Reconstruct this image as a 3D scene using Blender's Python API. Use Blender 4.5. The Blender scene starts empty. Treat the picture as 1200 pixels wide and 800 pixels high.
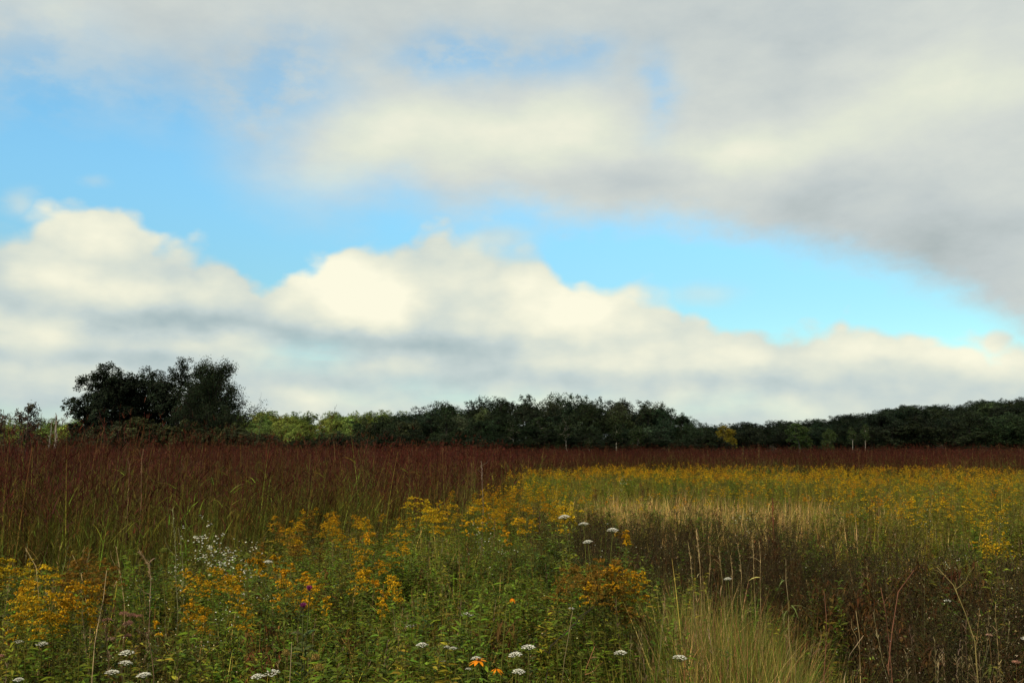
import bpy, math, random
import numpy as np
from mathutils import Vector

C = bpy.context.scene.collection
SC = bpy.context.scene
EYE = 1.75                      # eye height of the photographer above the ground
PITCH = math.atan(127 / 1152)   # camera tilted slightly up: the horizon sits low in the frame
F = 1152.0                      # focal length in pixels of the 1200 px wide frame

# ------------------------------------------------------------------ camera
cam = bpy.data.cameras.new('camera')
cam.sensor_width = 36
cam.lens = 36 * F / 1200
cam.clip_start = 0.05
cam.clip_end = 20000
co = bpy.data.objects.new('camera', cam)
C.objects.link(co)
co.location = (0, 0, EYE)
co.rotation_euler = (math.pi / 2 + PITCH, 0, 0)
SC.camera = co

SC.view_settings.view_transform = 'Standard'
SC.view_settings.look = 'None'
SC.view_settings.exposure = 0.0
SC.view_settings.gamma = 1.0
SC.cycles.max_bounces = 7
SC.cycles.diffuse_bounces = 4
SC.cycles.glossy_bounces = 2
SC.cycles.transmission_bounces = 4
SC.cycles.transparent_max_bounces = 4
SC.cycles.caustics_reflective = False
SC.cycles.caustics_refractive = False

# ------------------------------------------------------------------ sun
SUN_EL, SUN_AZ = math.radians(36), math.radians(216)     # behind the camera, to its left
sdir = Vector((math.sin(SUN_AZ) * math.cos(SUN_EL), math.cos(SUN_AZ) * math.cos(SUN_EL), math.sin(SUN_EL)))
sl = bpy.data.lights.new('sun', 'SUN')
sl.energy = 5.0
sl.angle = math.radians(0.53)
sl.color = (1.0, 0.88, 0.66)
so = bpy.data.objects.new('sun', sl)
C.objects.link(so)
so.rotation_euler = sdir.to_track_quat('Z', 'Y').to_euler()
so.location = sdir * 50

# ------------------------------------------------------------------ sky with its cloud banks
world = bpy.data.worlds.new('World')
SC.world = world
world.use_nodes = True
WT = world.node_tree
WT.nodes.clear()


class N:
    """tiny helper round a node tree: every call adds one node and returns its output socket"""
    def __init__(s, t): s.t = t
    def _in(s, sock, v):
        if hasattr(v, 'links'): s.t.links.new(v, sock)
        else: sock.default_value = v
    def m(s, op, a, b=0.0, c=0.0, clamp=False):
        n = s.t.nodes.new('ShaderNodeMath'); n.operation = op; n.use_clamp = clamp
        s._in(n.inputs[0], a); s._in(n.inputs[1], b); s._in(n.inputs[2], c)
        return n.outputs[0]
    def add(s, a, b): return s.m('ADD', a, b)
    def sub(s, a, b): return s.m('SUBTRACT', a, b)
    def mul(s, a, b): return s.m('MULTIPLY', a, b)
    def smooth(s, v, lo, hi, a=0.0, b=1.0):
        n = s.t.nodes.new('ShaderNodeMapRange'); n.interpolation_type = 'SMOOTHSTEP'
        s._in(n.inputs[0], v); s._in(n.inputs[1], lo); s._in(n.inputs[2], hi); s._in(n.inputs[3], a); s._in(n.inputs[4], b)
        return n.outputs[0]
    def mix(s, f, a, b, blend='MIX'):
        n = s.t.nodes.new('ShaderNodeMix'); n.data_type = 'RGBA'; n.blend_type = blend
        s._in(n.inputs[0], f); s._in(n.inputs[6], a); s._in(n.inputs[7], b)
        return n.outputs[2]
    def noise(s, vec, scale, detail=4.0, rough=0.5, dist=0.0):
        n = s.t.nodes.new('ShaderNodeTexNoise')
        s._in(n.inputs['Vector'], vec); n.inputs['Scale'].default_value = scale
        n.inputs['Detail'].default_value = detail; n.inputs['Roughness'].default_value = rough
        n.inputs['Distortion'].default_value = dist
        return n.outputs[0]
    def mapping(s, vec, scale=(1, 1, 1), loc=(0, 0, 0), rot=(0, 0, 0)):
        n = s.t.nodes.new('ShaderNodeMapping')
        s._in(n.inputs[0], vec); n.inputs[1].default_value = loc; n.inputs[2].default_value = rot; n.inputs[3].default_value = scale
        return n.outputs[0]
    def curve(s, v, pts):
        n = s.t.nodes.new('ShaderNodeFloatCurve')
        cv = n.mapping.curves[0]
        cv.points[0].location = pts[0]; cv.points[1].location = pts[-1]
        for p in pts[1:-1]: cv.points.new(*p)
        n.mapping.update()
        s._in(n.inputs[1], v); n.inputs[0].default_value = 1.0
        return n.outputs[0]


def ray(px, py):
    """direction in the world of a point of the photograph"""
    u, v = (px - 600) / F, (400 - py) / F
    d = Vector((u, math.cos(PITCH) - v * math.sin(PITCH), math.sin(PITCH) + v * math.cos(PITCH)))
    return d.normalized()


def azel(px, py):
    d = ray(px, py)
    return math.degrees(math.atan2(d.x, d.y)), math.degrees(math.asin(d.z))


w = N(WT)
tc = WT.nodes.new('ShaderNodeTexCoord')
D = tc.outputs['Generated']
sx = WT.nodes.new('ShaderNodeSeparateXYZ'); WT.links.new(D, sx.inputs[0])
X, Y, Z = sx.outputs
az0 = w.mul(w.m('ARCTAN2', X, Y), 180 / math.pi)
el0 = w.mul(w.m('ARCSINE', Z), 180 / math.pi)
flat = w.mapping(D, (1, 1, 2.0))
nA = w.noise(flat, 7.0, 5, 0.55)
nB = w.noise(w.mapping(D, (1, 1, 2.0), (3.1, 1.7, 5.2)), 7.0, 5, 0.55)
nC = w.noise(w.mapping(D, (1, 1, 1.6), (7.3, 2.2, 1.1)), 26.0, 6, 0.58)
nD = w.noise(w.mapping(D, (1, 1, 4.5), (1.3, 9.2, 4.1)), 9.0, 5, 0.55)
az = w.add(az0, w.mul(w.sub(nA, 0.5), 5.0))
el = w.add(el0, w.mul(w.sub(nB, 0.5), 3.0))
azn = w.m('DIVIDE', w.add(az0, 40.0), 80.0, clamp=True)


def edge(pts):
    """a cloud bank's outline: elevation (degrees) over azimuth"""
    q = []
    for p in pts:
        a, e = azel(*p)
        q.append(((a + 40) / 80, (e + 5) / 45))
    q = [(0.0, q[0][1])] + q + [(1.0, q[-1][1])]
    return w.sub(w.mul(w.curve(azn, q), 45.0), 5.0)


def blob(px, py, rx, ry, amp):
    a, e = azel(px, py)
    k = 0.0475
    u = w.m('DIVIDE', w.sub(az, a), rx * k)
    v = w.m('DIVIDE', w.sub(el, e), ry * k)
    r = w.add(w.mul(u, u), w.mul(v, v))
    return w.mul(w.m('EXPONENT', w.mul(r, -1.0)), amp)


def blobs(lst, start=0.0):
    acc = start
    for b in lst: acc = w.add(acc, blob(*b))
    return acc


E1 = edge([(-60, 262), (0, 280), (30, 274), (48, 258), (72, 242), (100, 234), (132, 236), (160, 250), (190, 274), (220, 290), (255, 305), (290, 328), (322, 340), (336, 330), (350, 312),
           (390, 302), (430, 292), (455, 287), (485, 281), (540, 280), (590, 282), (625, 294), (650, 322), (668, 334), (700, 335), (735, 331), (768, 344), (800, 366), (850, 383), (930, 387), (990, 388),
           (1010, 394), (1035, 387), (1100, 394), (1140, 404), (1200, 406), (1260, 408)])
E2 = edge([(-60, 130), (0, 122), (80, 112), (200, 118), (240, 150), (285, 195), (330, 222), (400, 238), (470, 226), (530, 246), (600, 238), (660, 250), (720, 262), (790, 254),
           (850, 262), (920, 284), (1000, 302), (1060, 322), (1130, 345), (1200, 378), (1260, 410)])
soft1 = w.smooth(blobs([(600, 290, 60, 50, 1.0), (240, 300, 50, 20, 0.3), (0, 250, 50, 40, 0.6), (780, 345, 60, 25, .7)]), 0, 1, 1.0, 3.6)
def puffs(scale, loc, k=1.0):
    v = WT.nodes.new('ShaderNodeTexVoronoi'); v.feature = 'SMOOTH_F1'; v.inputs['Scale'].default_value = scale
    v.inputs['Smoothness'].default_value = 0.35
    dn = WT.nodes.new('ShaderNodeVectorMath'); dn.operation = 'ADD'
    nz = WT.nodes.new('ShaderNodeTexNoise'); nz.inputs['Scale'].default_value = scale * 1.2; nz.inputs['Detail'].default_value = 3
    WT.links.new(flat, nz.inputs['Vector'])
    sc_ = WT.nodes.new('ShaderNodeVectorMath'); sc_.operation = 'SCALE'; sc_.inputs['Scale'].default_value = 0.35 / scale
    WT.links.new(nz.outputs['Color'], sc_.inputs[0])
    WT.links.new(w.mapping(D, (1, 1, 1.25), loc), dn.inputs[0]); WT.links.new(sc_.outputs[0], dn.inputs[1])
    WT.links.new(dn.outputs[0], v.inputs['Vector'])
    return w.m('SUBTRACT', 0.62, w.mul(v.outputs['Distance'], 1.0))


pf1 = puffs(16.0, (0.3, 0.1, 0.2)); pf2 = puffs(38.0, (1.3, 2.1, 0.7)); pf3 = puffs(90.0, (2.3, 0.4, 1.7))
puff = w.add(w.mul(pf1, 2.2), w.add(w.mul(pf2, 1.1), w.mul(pf3, 0.28)))
bump = w.add(w.sub(puff, 0.45), w.mul(w.sub(nC, 0.5), 0.8))
a_low = w.smooth(w.add(w.sub(E1, el0), bump), w.mul(soft1, -0.45), w.mul(soft1, 0.55))
a_low = w.m('MAXIMUM', a_low, w.smooth(blobs([(830, 345, 60, 26, 0.5), (15, 235, 30, 26, 0.55), (121, 212, 26, 11, 0.42), (575, 285, 75, 28, .7)]), 0.12, 0.9, 0.0, 0.85))
soft2 = w.smooth(az0, -14.0, 6.0, 3.6, 1.5)
a_top = w.smooth(w.add(w.sub(el0, E2), w.add(w.mul(w.sub(nA, 0.5), 3.4), w.mul(w.sub(nC, .5), 2.0))), w.mul(soft2, -1.0), soft2)
holes = blobs([(530, 62, 66, 28, 0.58), (690, 48, 45, 20, 0.3), (340, 85, 80, 55, 0.5), (640, 75, 90, 30, 0.42), (778, 105, 24, 45, 0.45), (200, 110, 120, 45, 0.36), (30, 90, 90, 60, 0.46), (300, 150, 60, 40, .2)])
holes = w.mul(holes, w.smooth(nC, 0.3, 0.62, 0.55, 1.25))
a_top = w.m('SUBTRACT', a_top, holes, clamp=True)
gap_low = blobs([(360, 412, 50, 18, 0.5), (480, 455, 80, 16, 0.15), (60, 482, 90, 9, 0.25), (560, 470, 120, 12, 0.2), (830, 478, 110, 12, 0.2)])
a_low = w.m('SUBTRACT', a_low, w.mul(gap_low, w.smooth(nD, .35, .6, .5, 1.2)), clamp=True)

# light on the clouds: cream where the sun reaches them, blue grey on the undersides
relief = w.mul(w.sub(w.noise(flat, 9.0, 6, 0.6), w.noise(w.mapping(D, (1, 1, 2.0), (-0.016, 0.0, 0.05)), 9.0, 6, 0.6)), 1.5)
b_low = blobs([(120, 262, 90, 30, 0.42), (110, 340, 60, 20, 0.30), (215, 340, 50, 16, 0.3), (60, 310, 60, 40, 0.2), (420, 335, 75, 38, 0.70), (450, 360, 60, 22, 0.35), (360, 318, 40, 20, 0.35), (640, 365, 75, 40, 0.55), (710, 350, 60, 26, 0.35), (760, 385, 60, 30, 0.3),
               (870, 415, 60, 26, 0.30), (1000, 405, 80, 22, 0.5), (1120, 415, 60, 22, 0.45), (1190, 430, 40, 20, .4), (40, 385, 50, 22, 0.22), (240, 400, 110, 14, 0.25), (60, 440, 70, 18, 0.2), (380, 468, 60, 13, 0.28), (450, 430, 40, 12, 0.2), (740, 428, 110, 14, 0.25), (650, 478, 120, 10, 0.2), (940, 470, 90, 14, .2), (560, 300, 60, 30, .12),
               (200, 378, 120, 15, -0.34), (400, 394, 120, 15, -0.26), (540, 405, 120, 18, -0.34), (100, 420, 130, 12, -0.18), (620, 440, 170, 12, -0.14), (860, 452, 150, 12, -0.12), (8, 335, 26, 35, -0.25), (835, 345, 70, 30, 0.2)], 0.42)
b_low = w.add(b_low, w.add(w.add(w.mul(relief, 0.30), w.mul(w.sub(puff, 0.5), 0.16)), w.mul(w.sub(nD, 0.5), 0.20)))
b_top = blobs([(600, 165, 100, 38, 0.42), (690, 150, 60, 40, 0.3), (480, 150, 80, 40, 0.25), (360, 210, 60, 22, 0.2), (880, 180, 70, 30, 0.42), (990, 160, 60, 30, .15), (1110, 100, 110, 60, 0.36), (60, 20, 70, 40, 0.18), (420, 190, 80, 40, .2), (850, 215, 80, 40, .1),
               (1010, 290, 180, 40, -0.2), (1170, 330, 90, 60, -0.16), (940, 235, 60, 30, -.12), (1080, 250, 40, 50, -0.12), (780, 20, 200, 45, -0.16), (480, 10, 120, 40, -0.10), (270, 110, 70, 50, -0.15), (720, 215, 120, 24, -.1), (950, 80, 90, 50, -0.06)], 0.45)
b_top = w.add(b_top, w.add(w.mul(relief, 0.30), w.mul(w.sub(nA, 0.5), 0.26)))


def ramp(v, stops):
    n = WT.nodes.new('ShaderNodeValToRGB')
    WT.links.new(v, n.inputs[0])
    cr = n.color_ramp
    cr.elements[0].position, cr.elements[0].color = stops[0][0], (*stops[0][1], 1)
    cr.elements[1].position, cr.elements[1].color = stops[-1][0], (*stops[-1][1], 1)
    for p, c in stops[1:-1]:
        e = cr.elements.new(p); e.color = (*c, 1)
    return n.outputs[0]


def lin(r, g, b):
    f = lambda c: (c / 255 / 12.92) if c <= 10 else ((c / 255 + 0.055) / 1.055) ** 2.4
    return (f(r), f(g), f(b))


c_low = ramp(b_low, [(0.0, lin(170, 189, 192)), (0.3, lin(198, 211, 209)), (0.55, lin(220, 226, 213)), (0.8, lin(240, 240, 219)), (1.0, lin(253, 250, 226))])
c_top = ramp(b_top, [(0.0, lin(168, 180, 181)), (0.3, lin(194, 203, 203)), (0.55, lin(211, 217, 211)), (0.8, lin(226, 231, 214)), (1.0, lin(240, 240, 220))])
STRENGTH = 0.10
sky = WT.nodes.new('ShaderNodeTexSky')
sky.sky_type = 'NISHITA'
sky.sun_disc = False
sky.sun_elevation = SUN_EL
sky.sun_rotation = SUN_AZ
sky.altitude = 200
sky.air_density = 1.0
sky.dust_density = 0.6
sky.ozone_density = 1.2
blue = w.mix(1.0, sky.outputs[0], w.mix(w.smooth(el0, 6.0, 18.0), (0.96, 1.38, 1.27, 1), (1.38, 2.15, 2.1, 1)), 'MULTIPLY')   # a deep, clear blue
scale = (1 / STRENGTH,) * 3 + (1,)
# unseen sky overhead and behind the camera greyed to cut fill light
deep = w.m('MAXIMUM', w.smooth(el0, 27.0, 46.0), w.smooth(Y, 0.25, -0.25))
c_top = w.mix(w.mul(deep, 0.62), c_top, (0.10, 0.105, 0.11, 1))
c_low2 = w.mix(w.mul(deep, 0.5), w.mix(1.0, c_low, scale, 'MULTIPLY'), (1.0, 1.05, 1.1, 1))
col = w.mix(a_low, blue, c_low2)
col = w.mix(a_top, col, w.mix(1.0, c_top, scale, 'MULTIPLY'))
bg = WT.nodes.new('ShaderNodeBackground')
WT.links.new(col, bg.inputs[0])
bg.inputs[1].default_value = STRENGTH
wo = WT.nodes.new('ShaderNodeOutputWorld')
WT.links.new(bg.outputs[0], wo.inputs[0])
world.cycles.sampling_method = 'MANUAL'
world.cycles.sample_map_resolution = 1024

# ------------------------------------------------------------------ mesh helpers
RNG = np.random.default_rng(11)
UPV = np.array([0.0, 0.0, 1.0])


def nrm(v):
    return v / np.maximum(np.linalg.norm(v, axis=-1, keepdims=True), 1e-9)


def rand_dirs(n, rng=None):
    v = (rng or RNG).normal(size=(n, 3))
    return nrm(v)


class MB:
    """collects vertices, faces and vertex colours (numpy) and links them as ONE mesh object"""
    def __init__(s):
        s.v, s.c, s.q, s.t, s.n = [], [], [], [], 0
    def put(s, v, c, quads=None, tris=None):
        s.v.append(np.asarray(v, np.float32)); s.c.append(np.asarray(c, np.float32))
        if quads is not None and len(quads): s.q.append(np.asarray(quads, np.int64) + s.n)
        if tris is not None and len(tris): s.t.append(np.asarray(tris, np.int64) + s.n)
        s.n += len(v)
    def arrays(s):
        z = lambda l, k: np.concatenate(l) if l else np.zeros((0, k), np.int64)
        return np.concatenate(s.v), np.concatenate(s.c), z(s.q, 4), z(s.t, 3)
    def mesh(s, name, mat):
        v, c, q, t = s.arrays()
        me = bpy.data.meshes.new(name)
        me.vertices.add(len(v)); me.vertices.foreach_set('co', v.ravel())
        me.loops.add(q.size + t.size)
        me.loops.foreach_set('vertex_index', np.concatenate([q.ravel(), t.ravel()]).astype(np.int32))
        me.polygons.add(len(q) + len(t))
        st = np.concatenate([np.arange(len(q)) * 4, q.size + np.arange(len(t)) * 3]).astype(np.int32)
        me.polygons.foreach_set('loop_start', st)
        at = me.color_attributes.new('Col', 'FLOAT_COLOR', 'POINT')
        at.data.foreach_set('color', np.concatenate([c, np.ones((len(c), 1), np.float32)], 1).ravel())
        me.update(calc_edges=True)
        me.materials.append(mat)
        return me
    def build(s, name, mat, parent=None, smooth=False):
        me = s.mesh(name, mat)
        if smooth: me.polygons.foreach_set('use_smooth', np.ones(len(me.polygons), bool))
        o = bpy.data.objects.new(name, me); C.objects.link(o)
        if parent: o.parent = parent
        return o


def cols(c, n, var=0.2, hue=0.08, rng=None):
    """n copies of a colour, each a little lighter, darker, redder or greener"""
    r = rng or RNG
    c = np.broadcast_to(np.asarray(c, float), (n, 3))
    return np.clip(c * np.exp(r.normal(0, var, (n, 1))) * np.exp(r.normal(0, hue, (n, 3))), 0.002, 0.9)


def strips(mb, base, dirv, L, w, droop, c0, c1, segs=3, lens=False, twist=None, rng=None, tip=0.08, cpow=1.0):
    """leaf or grass blades: a ribbon from each base along dirv, drooping under its weight"""
    r = rng or RNG
    n = len(base)
    if n == 0: return
    L, w, droop = (np.broadcast_to(a, (n,)).astype(float) for a in (L, w, droop))
    dirv = nrm(dirv)
    side = np.cross(dirv, UPV + 0.001 * r.normal(size=(n, 3)))
    side = nrm(side)
    if twist is not None:
        nn = np.cross(side, dirv)
        a = r.uniform(-twist, twist, (n, 1))
        side = side * np.cos(a) + nn * np.sin(a)
    t = np.linspace(0, 1, segs + 1)
    p = base[:, None] + dirv[:, None] * (L[:, None] * t)[..., None]
    p[..., 2] -= (droop * L)[:, None] * t ** 2
    prof = (np.sin(np.pi * np.clip(t * 0.92 + 0.08, 0, 1)) ** 0.8 + 0.04) if lens else np.maximum(1 - t ** 2.2, tip)
    off = side[:, None] * (0.5 * w[:, None] * prof)[..., None]
    v = np.stack([p - off, p + off], 2).reshape(n * (segs + 1) * 2, 3)
    tt = t[None, :, None, None] ** cpow
    c = (np.asarray(c0)[:, None, None] * (1 - tt) + np.asarray(c1)[:, None, None] * tt)
    c = np.broadcast_to(c, (n, segs + 1, 2, 3)).reshape(-1, 3)
    k = np.arange(segs)
    f = np.stack([2 * k, 2 * k + 1, 2 * k + 3, 2 * k + 2], 1)
    q = (f[None] + (np.arange(n) * (segs + 1) * 2)[:, None, None]).reshape(-1, 4)
    mb.put(v, c, quads=q)


def tubes(mb, paths, rad, c0, c1, sides=4):
    """stems, limbs and trunks: tapered tubes along paths (n, k, 3)"""
    n, k, _ = paths.shape
    d = np.gradient(paths, axis=1)
    d = nrm(d)
    ref = np.where(np.abs(d[..., 2:3]) > 0.9, np.array([1.0, 0, 0]), np.array([0, 0, 1.0]))
    a = nrm(np.cross(d, ref)); b = np.cross(d, a)
    rad = np.broadcast_to(rad, (n, k))
    ph = np.arange(sides) * 2 * np.pi / sides
    ring = a[:, :, None] * np.cos(ph)[None, None, :, None] + b[:, :, None] * np.sin(ph)[None, None, :, None]
    v = (paths[:, :, None] + ring * rad[:, :, None, None]).reshape(-1, 3)
    t = np.linspace(0, 1, k)[None, :, None, None]
    c0 = np.broadcast_to(np.asarray(c0, float), (n, 3)); c1 = np.broadcast_to(np.asarray(c1, float), (n, 3))
    c = np.broadcast_to(c0[:, None, None] * (1 - t) + c1[:, None, None] * t, (n, k, sides, 3)).reshape(-1, 3)
    i = np.arange(n)[:, None, None] * k * sides + np.arange(k - 1)[None, :, None] * sides
    j = np.arange(sides)[None, None, :]; j2 = (j + 1) % sides
    q = np.stack([i + j, i + j2, i + sides + j2, i + sides + j], -1).reshape(-1, 4)
    mb.put(v, c, quads=q)


def flecks(mb, pos, size, c, nbias=None, bias=0.0, aspect=1.0, rng=None):
    """small leaf faces or florets: four-cornered, turned at random"""
    r = rng or RNG
    n = len(pos)
    if n == 0: return
    nv = rand_dirs(n, r)
    if nbias is not None: nv = nrm(nv + bias * nbias)
    a = nrm(np.cross(nv, rand_dirs(n, r))); b = np.cross(nv, a)
    s = np.broadcast_to(size, (n,))[:, None] * 0.5
    j = lambda: r.uniform(0.75, 1.25, (n, 1))
    lift = nv * s * r.uniform(0.1, 0.5, (n, 1))
    v = np.stack([pos - a * s * j(), pos - b * s * aspect * j() + lift, pos + a * s * j(), pos + b * s * aspect * j() + lift], 1).reshape(-1, 3)
    q = np.arange(n * 4).reshape(-1, 4)
    mb.put(v, np.repeat(np.asarray(c), 4, 0), quads=q)


def scatter(mb, protos, pos, rot, scale, tint=None, zs=None, which=None, lean=None):
    """many turned and scaled copies of prototype plants joined into one mass"""
    n = len(pos)
    which = RNG.integers(0, len(protos), n) if which is None else which
    for k, pr in enumerate(protos):
        sel = np.where(which == k)[0]
        if not len(sel): continue
        v, c, q, t = pr
        m = len(sel)
        cs, sn = np.cos(rot[sel])[:, None], np.sin(rot[sel])[:, None]
        s = scale[sel][:, None]
        z = s if zs is None else zs[sel][:, None]
        o = np.empty((m, len(v), 3), np.float32)
        o[..., 0] = (v[:, 0] * cs - v[:, 1] * sn) * s + pos[sel, 0:1]
        o[..., 1] = (v[:, 0] * sn + v[:, 1] * cs) * s + pos[sel, 1:2]
        o[..., 2] = v[:, 2] * z + pos[sel, 2:3]
        if lean is not None:        # bent by the wind
            o[..., :2] += lean[sel][:, None] * (v[None, :, 2:3] ** 1.5)
        cc = np.broadcast_to(c, (m, len(v), 3))
        if tint is not None: cc = cc * tint[sel][:, None]
        off = (np.arange(m) * len(v))[:, None, None]
        mb.put(o.reshape(-1, 3), np.ascontiguousarray(cc).reshape(-1, 3),
               quads=(q[None] + off).reshape(-1, 4) if len(q) else None, tris=(t[None] + off).reshape(-1, 3) if len(t) else None)


# ------------------------------------------------------------------ materials
def plant_mat(name, transl=0.3, rough=0.6, spec=0.25, var=0.35, nscale=9.0, hue=(1, 1, 1)):
    m = bpy.data.materials.new(name); m.use_nodes = True
    t = m.node_tree; t.nodes.clear(); k = N(t)
    at = t.nodes.new('ShaderNodeAttribute'); at.attribute_name = 'Col'
    oi = t.nodes.new('ShaderNodeObjectInfo')
    ge = t.nodes.new('ShaderNodeNewGeometry')
    n = k.noise(ge.outputs['Position'], nscale, 3, 0.6)
    f = k.smooth(n, 0.25, 0.75, 1 - var, 1 + var)
    cx = t.nodes.new('ShaderNodeCombineXYZ')
    for i in range(3): t.links.new(f, cx.inputs[i])
    col = k.mix(1.0, k.mix(1.0, at.outputs[0], oi.outputs['Color'], 'MULTIPLY'), cx.outputs[0], 'MULTIPLY')
    if hue != (1, 1, 1): col = k.mix(1.0, col, (*hue, 1), 'MULTIPLY')
    p = t.nodes.new('ShaderNodeBsdfPrincipled')
    t.links.new(col, p.inputs['Base Color'])
    p.inputs['Roughness'].default_value = rough
    p.inputs['Specular IOR Level'].default_value = spec
    out = t.nodes.new('ShaderNodeOutputMaterial')
    if transl > 0:
        tr = t.nodes.new('ShaderNodeBsdfTranslucent')
        t.links.new(col, tr.inputs[0])
        mx = t.nodes.new('ShaderNodeMixShader'); mx.inputs[0].default_value = transl
        t.links.new(p.outputs[0], mx.inputs[1]); t.links.new(tr.outputs[0], mx.inputs[2])
        t.links.new(mx.outputs[0], out.inputs[0])
    else:
        t.links.new(p.outputs[0], out.inputs[0])
    return m


M_LEAF = plant_mat('leaf', 0.35, 0.6, 0.10, hue=(1.42, 1.29, 0.80))
M_TREELEAF = plant_mat('tree_leaf', 0.25, 0.65, 0.10, 0.3, 0.8)
M_GRASS = plant_mat('grass_blade', 0.3, 0.7, 0.06, hue=(1.18, 1.14, 0.88))
M_DRY = plant_mat('dry_stalk', 0.2, 0.8, 0.05)
M_PETAL = plant_mat('petal', 0.35, 0.7, 0.1, 0.2, 40)
M_BARK = plant_mat('bark', 0.0, 0.9, 0.1, 0.5, 6.0)

# ------------------------------------------------------------------ terrain


def bump_(x, a, b):
    t = np.clip((x - a) / (b - a), 0, 1)
    return t * t * (3 - 2 * t)


def trough_w(x, y):
    """the shadowed trough that curves through the brush round the grass hummock"""
    s = 0.0
    for cx, cy, r in ((1.45, 11.2, 0.42), (1.75, 9.8, 0.45), (2.15, 8.5, 0.45), (2.3, 7.6, 0.46), (2.2, 6.8, 0.40), (2.0, 6.1, 0.34), (1.85, 5.5, 0.28), (1.72, 4.9, 0.24)):
        s = np.maximum(s, np.exp(-((x - cx) / r) ** 2 - ((y - cy) / (r * 1.7)) ** 2))
    return s


def gz(x, y):
    """height of the ground"""
    x, y = np.asarray(x, float), np.asarray(y, float)
    z = 0.06 * np.sin(x * 0.9 + 1.3) * np.sin(y * 0.7 + 0.4) + 0.05 * np.sin(x * 0.31 + y * 0.23)
    z = z * bump_(y, 1.5, 6) * (1 - bump_(y, 90, 140))
    z = z - 0.32 * trough_w(x, y)
    z = z + 0.10 * np.exp(-((x - 0.1) / 1.0) ** 2 - ((y - 8.0) / 2.2) ** 2)         # the leafy swell left of it
    z = z + 0.10 * np.exp(-((x - 1.2) / 0.9) ** 2 - ((y - 6.0) / 1.5) ** 2)        # the hummock under the tan grass
    right = 19.0 * bump_(x, 60, 330) * bump_(y, 340, 600)
    left = 8.0 * bump_(-x, -30, 60) * bump_(y, 390, 560)
    mid = 2.2 * np.exp(-((x - 14) / 45) ** 2) * bump_(y, 160, 215)
    back = 6.0 * bump_(y, 620, 900)
    return z + right + left + mid + back


def at(px, py, h=0.0):
    """the spot on the ground under a point of the photograph that stands h metres high there"""
    d = ray(px, py)
    s = 1.0
    lo = None
    for i in range(6000):
        p = d * s
        if EYE + p.z <= float(gz(p.x, p.y)) + h: break
        s *= 1.004
    return np.array([p.x, p.y, float(gz(p.x, p.y))])


def spot(px, dist):
    """a spot on the ground at a given distance in the direction of a column of the photograph"""
    x = (px - 600) / F * dist / math.cos(PITCH)
    return np.array([x, dist, float(gz(x, dist))])


def ground():
    ys = np.concatenate([np.linspace(-60, -2, 12), np.linspace(-1, 20, 85), np.geomspace(20.5, 12000, 95)])
    xs = np.concatenate([-np.geomspace(12000, 12.5, 60), np.linspace(-12, 12, 97), np.geomspace(12.5, 12000, 60)])
    Xg, Yg = np.meshgrid(xs, ys)
    Zg = gz(Xg, Yg)
    v = np.stack([Xg, Yg, Zg], -1).reshape(-1, 3)
    r, c = Xg.shape
    i = (np.arange(r - 1)[:, None] * c + np.arange(c - 1)[None]).reshape(-1)
    q = np.stack([i, i + 1, i + c + 1, i + c], 1)
    m = bpy.data.materials.new('soil'); m.use_nodes = True
    t = m.node_tree; k = N(t); p = t.nodes['Principled BSDF']
    ge = t.nodes.new('ShaderNodeNewGeometry')
    n1 = k.noise(ge.outputs['Position'], 2.2, 6, 0.65); n2 = k.noise(ge.outputs['Position'], 34.0, 5, 0.7)
    c1 = k.mix(k.smooth(n1, 0.35, 0.65), (0.030, 0.028, 0.012, 1), (0.050, 0.036, 0.020, 1))
    c2 = k.mix(k.smooth(n2, 0.4, 0.7), c1, (0.085, 0.068, 0.036, 1))
    t.links.new(c2, p.inputs['Base Color']); p.inputs['Roughness'].default_value = 0.95; p.inputs['Specular IOR Level'].default_value = 0.1
    bp = t.nodes.new('ShaderNodeBump'); bp.inputs[0].default_value = 0.8; bp.inputs[1].default_value = 0.03
    t.links.new(n2, bp.inputs['Height']); t.links.new(bp.outputs[0], p.inputs['Normal'])
    b = MB(); b.put(v, np.full((len(v), 3), 0.05), quads=q)
    o = b.build('ground', m, smooth=True); o['kind'] = 'structure'
    return o


ground()


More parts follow.
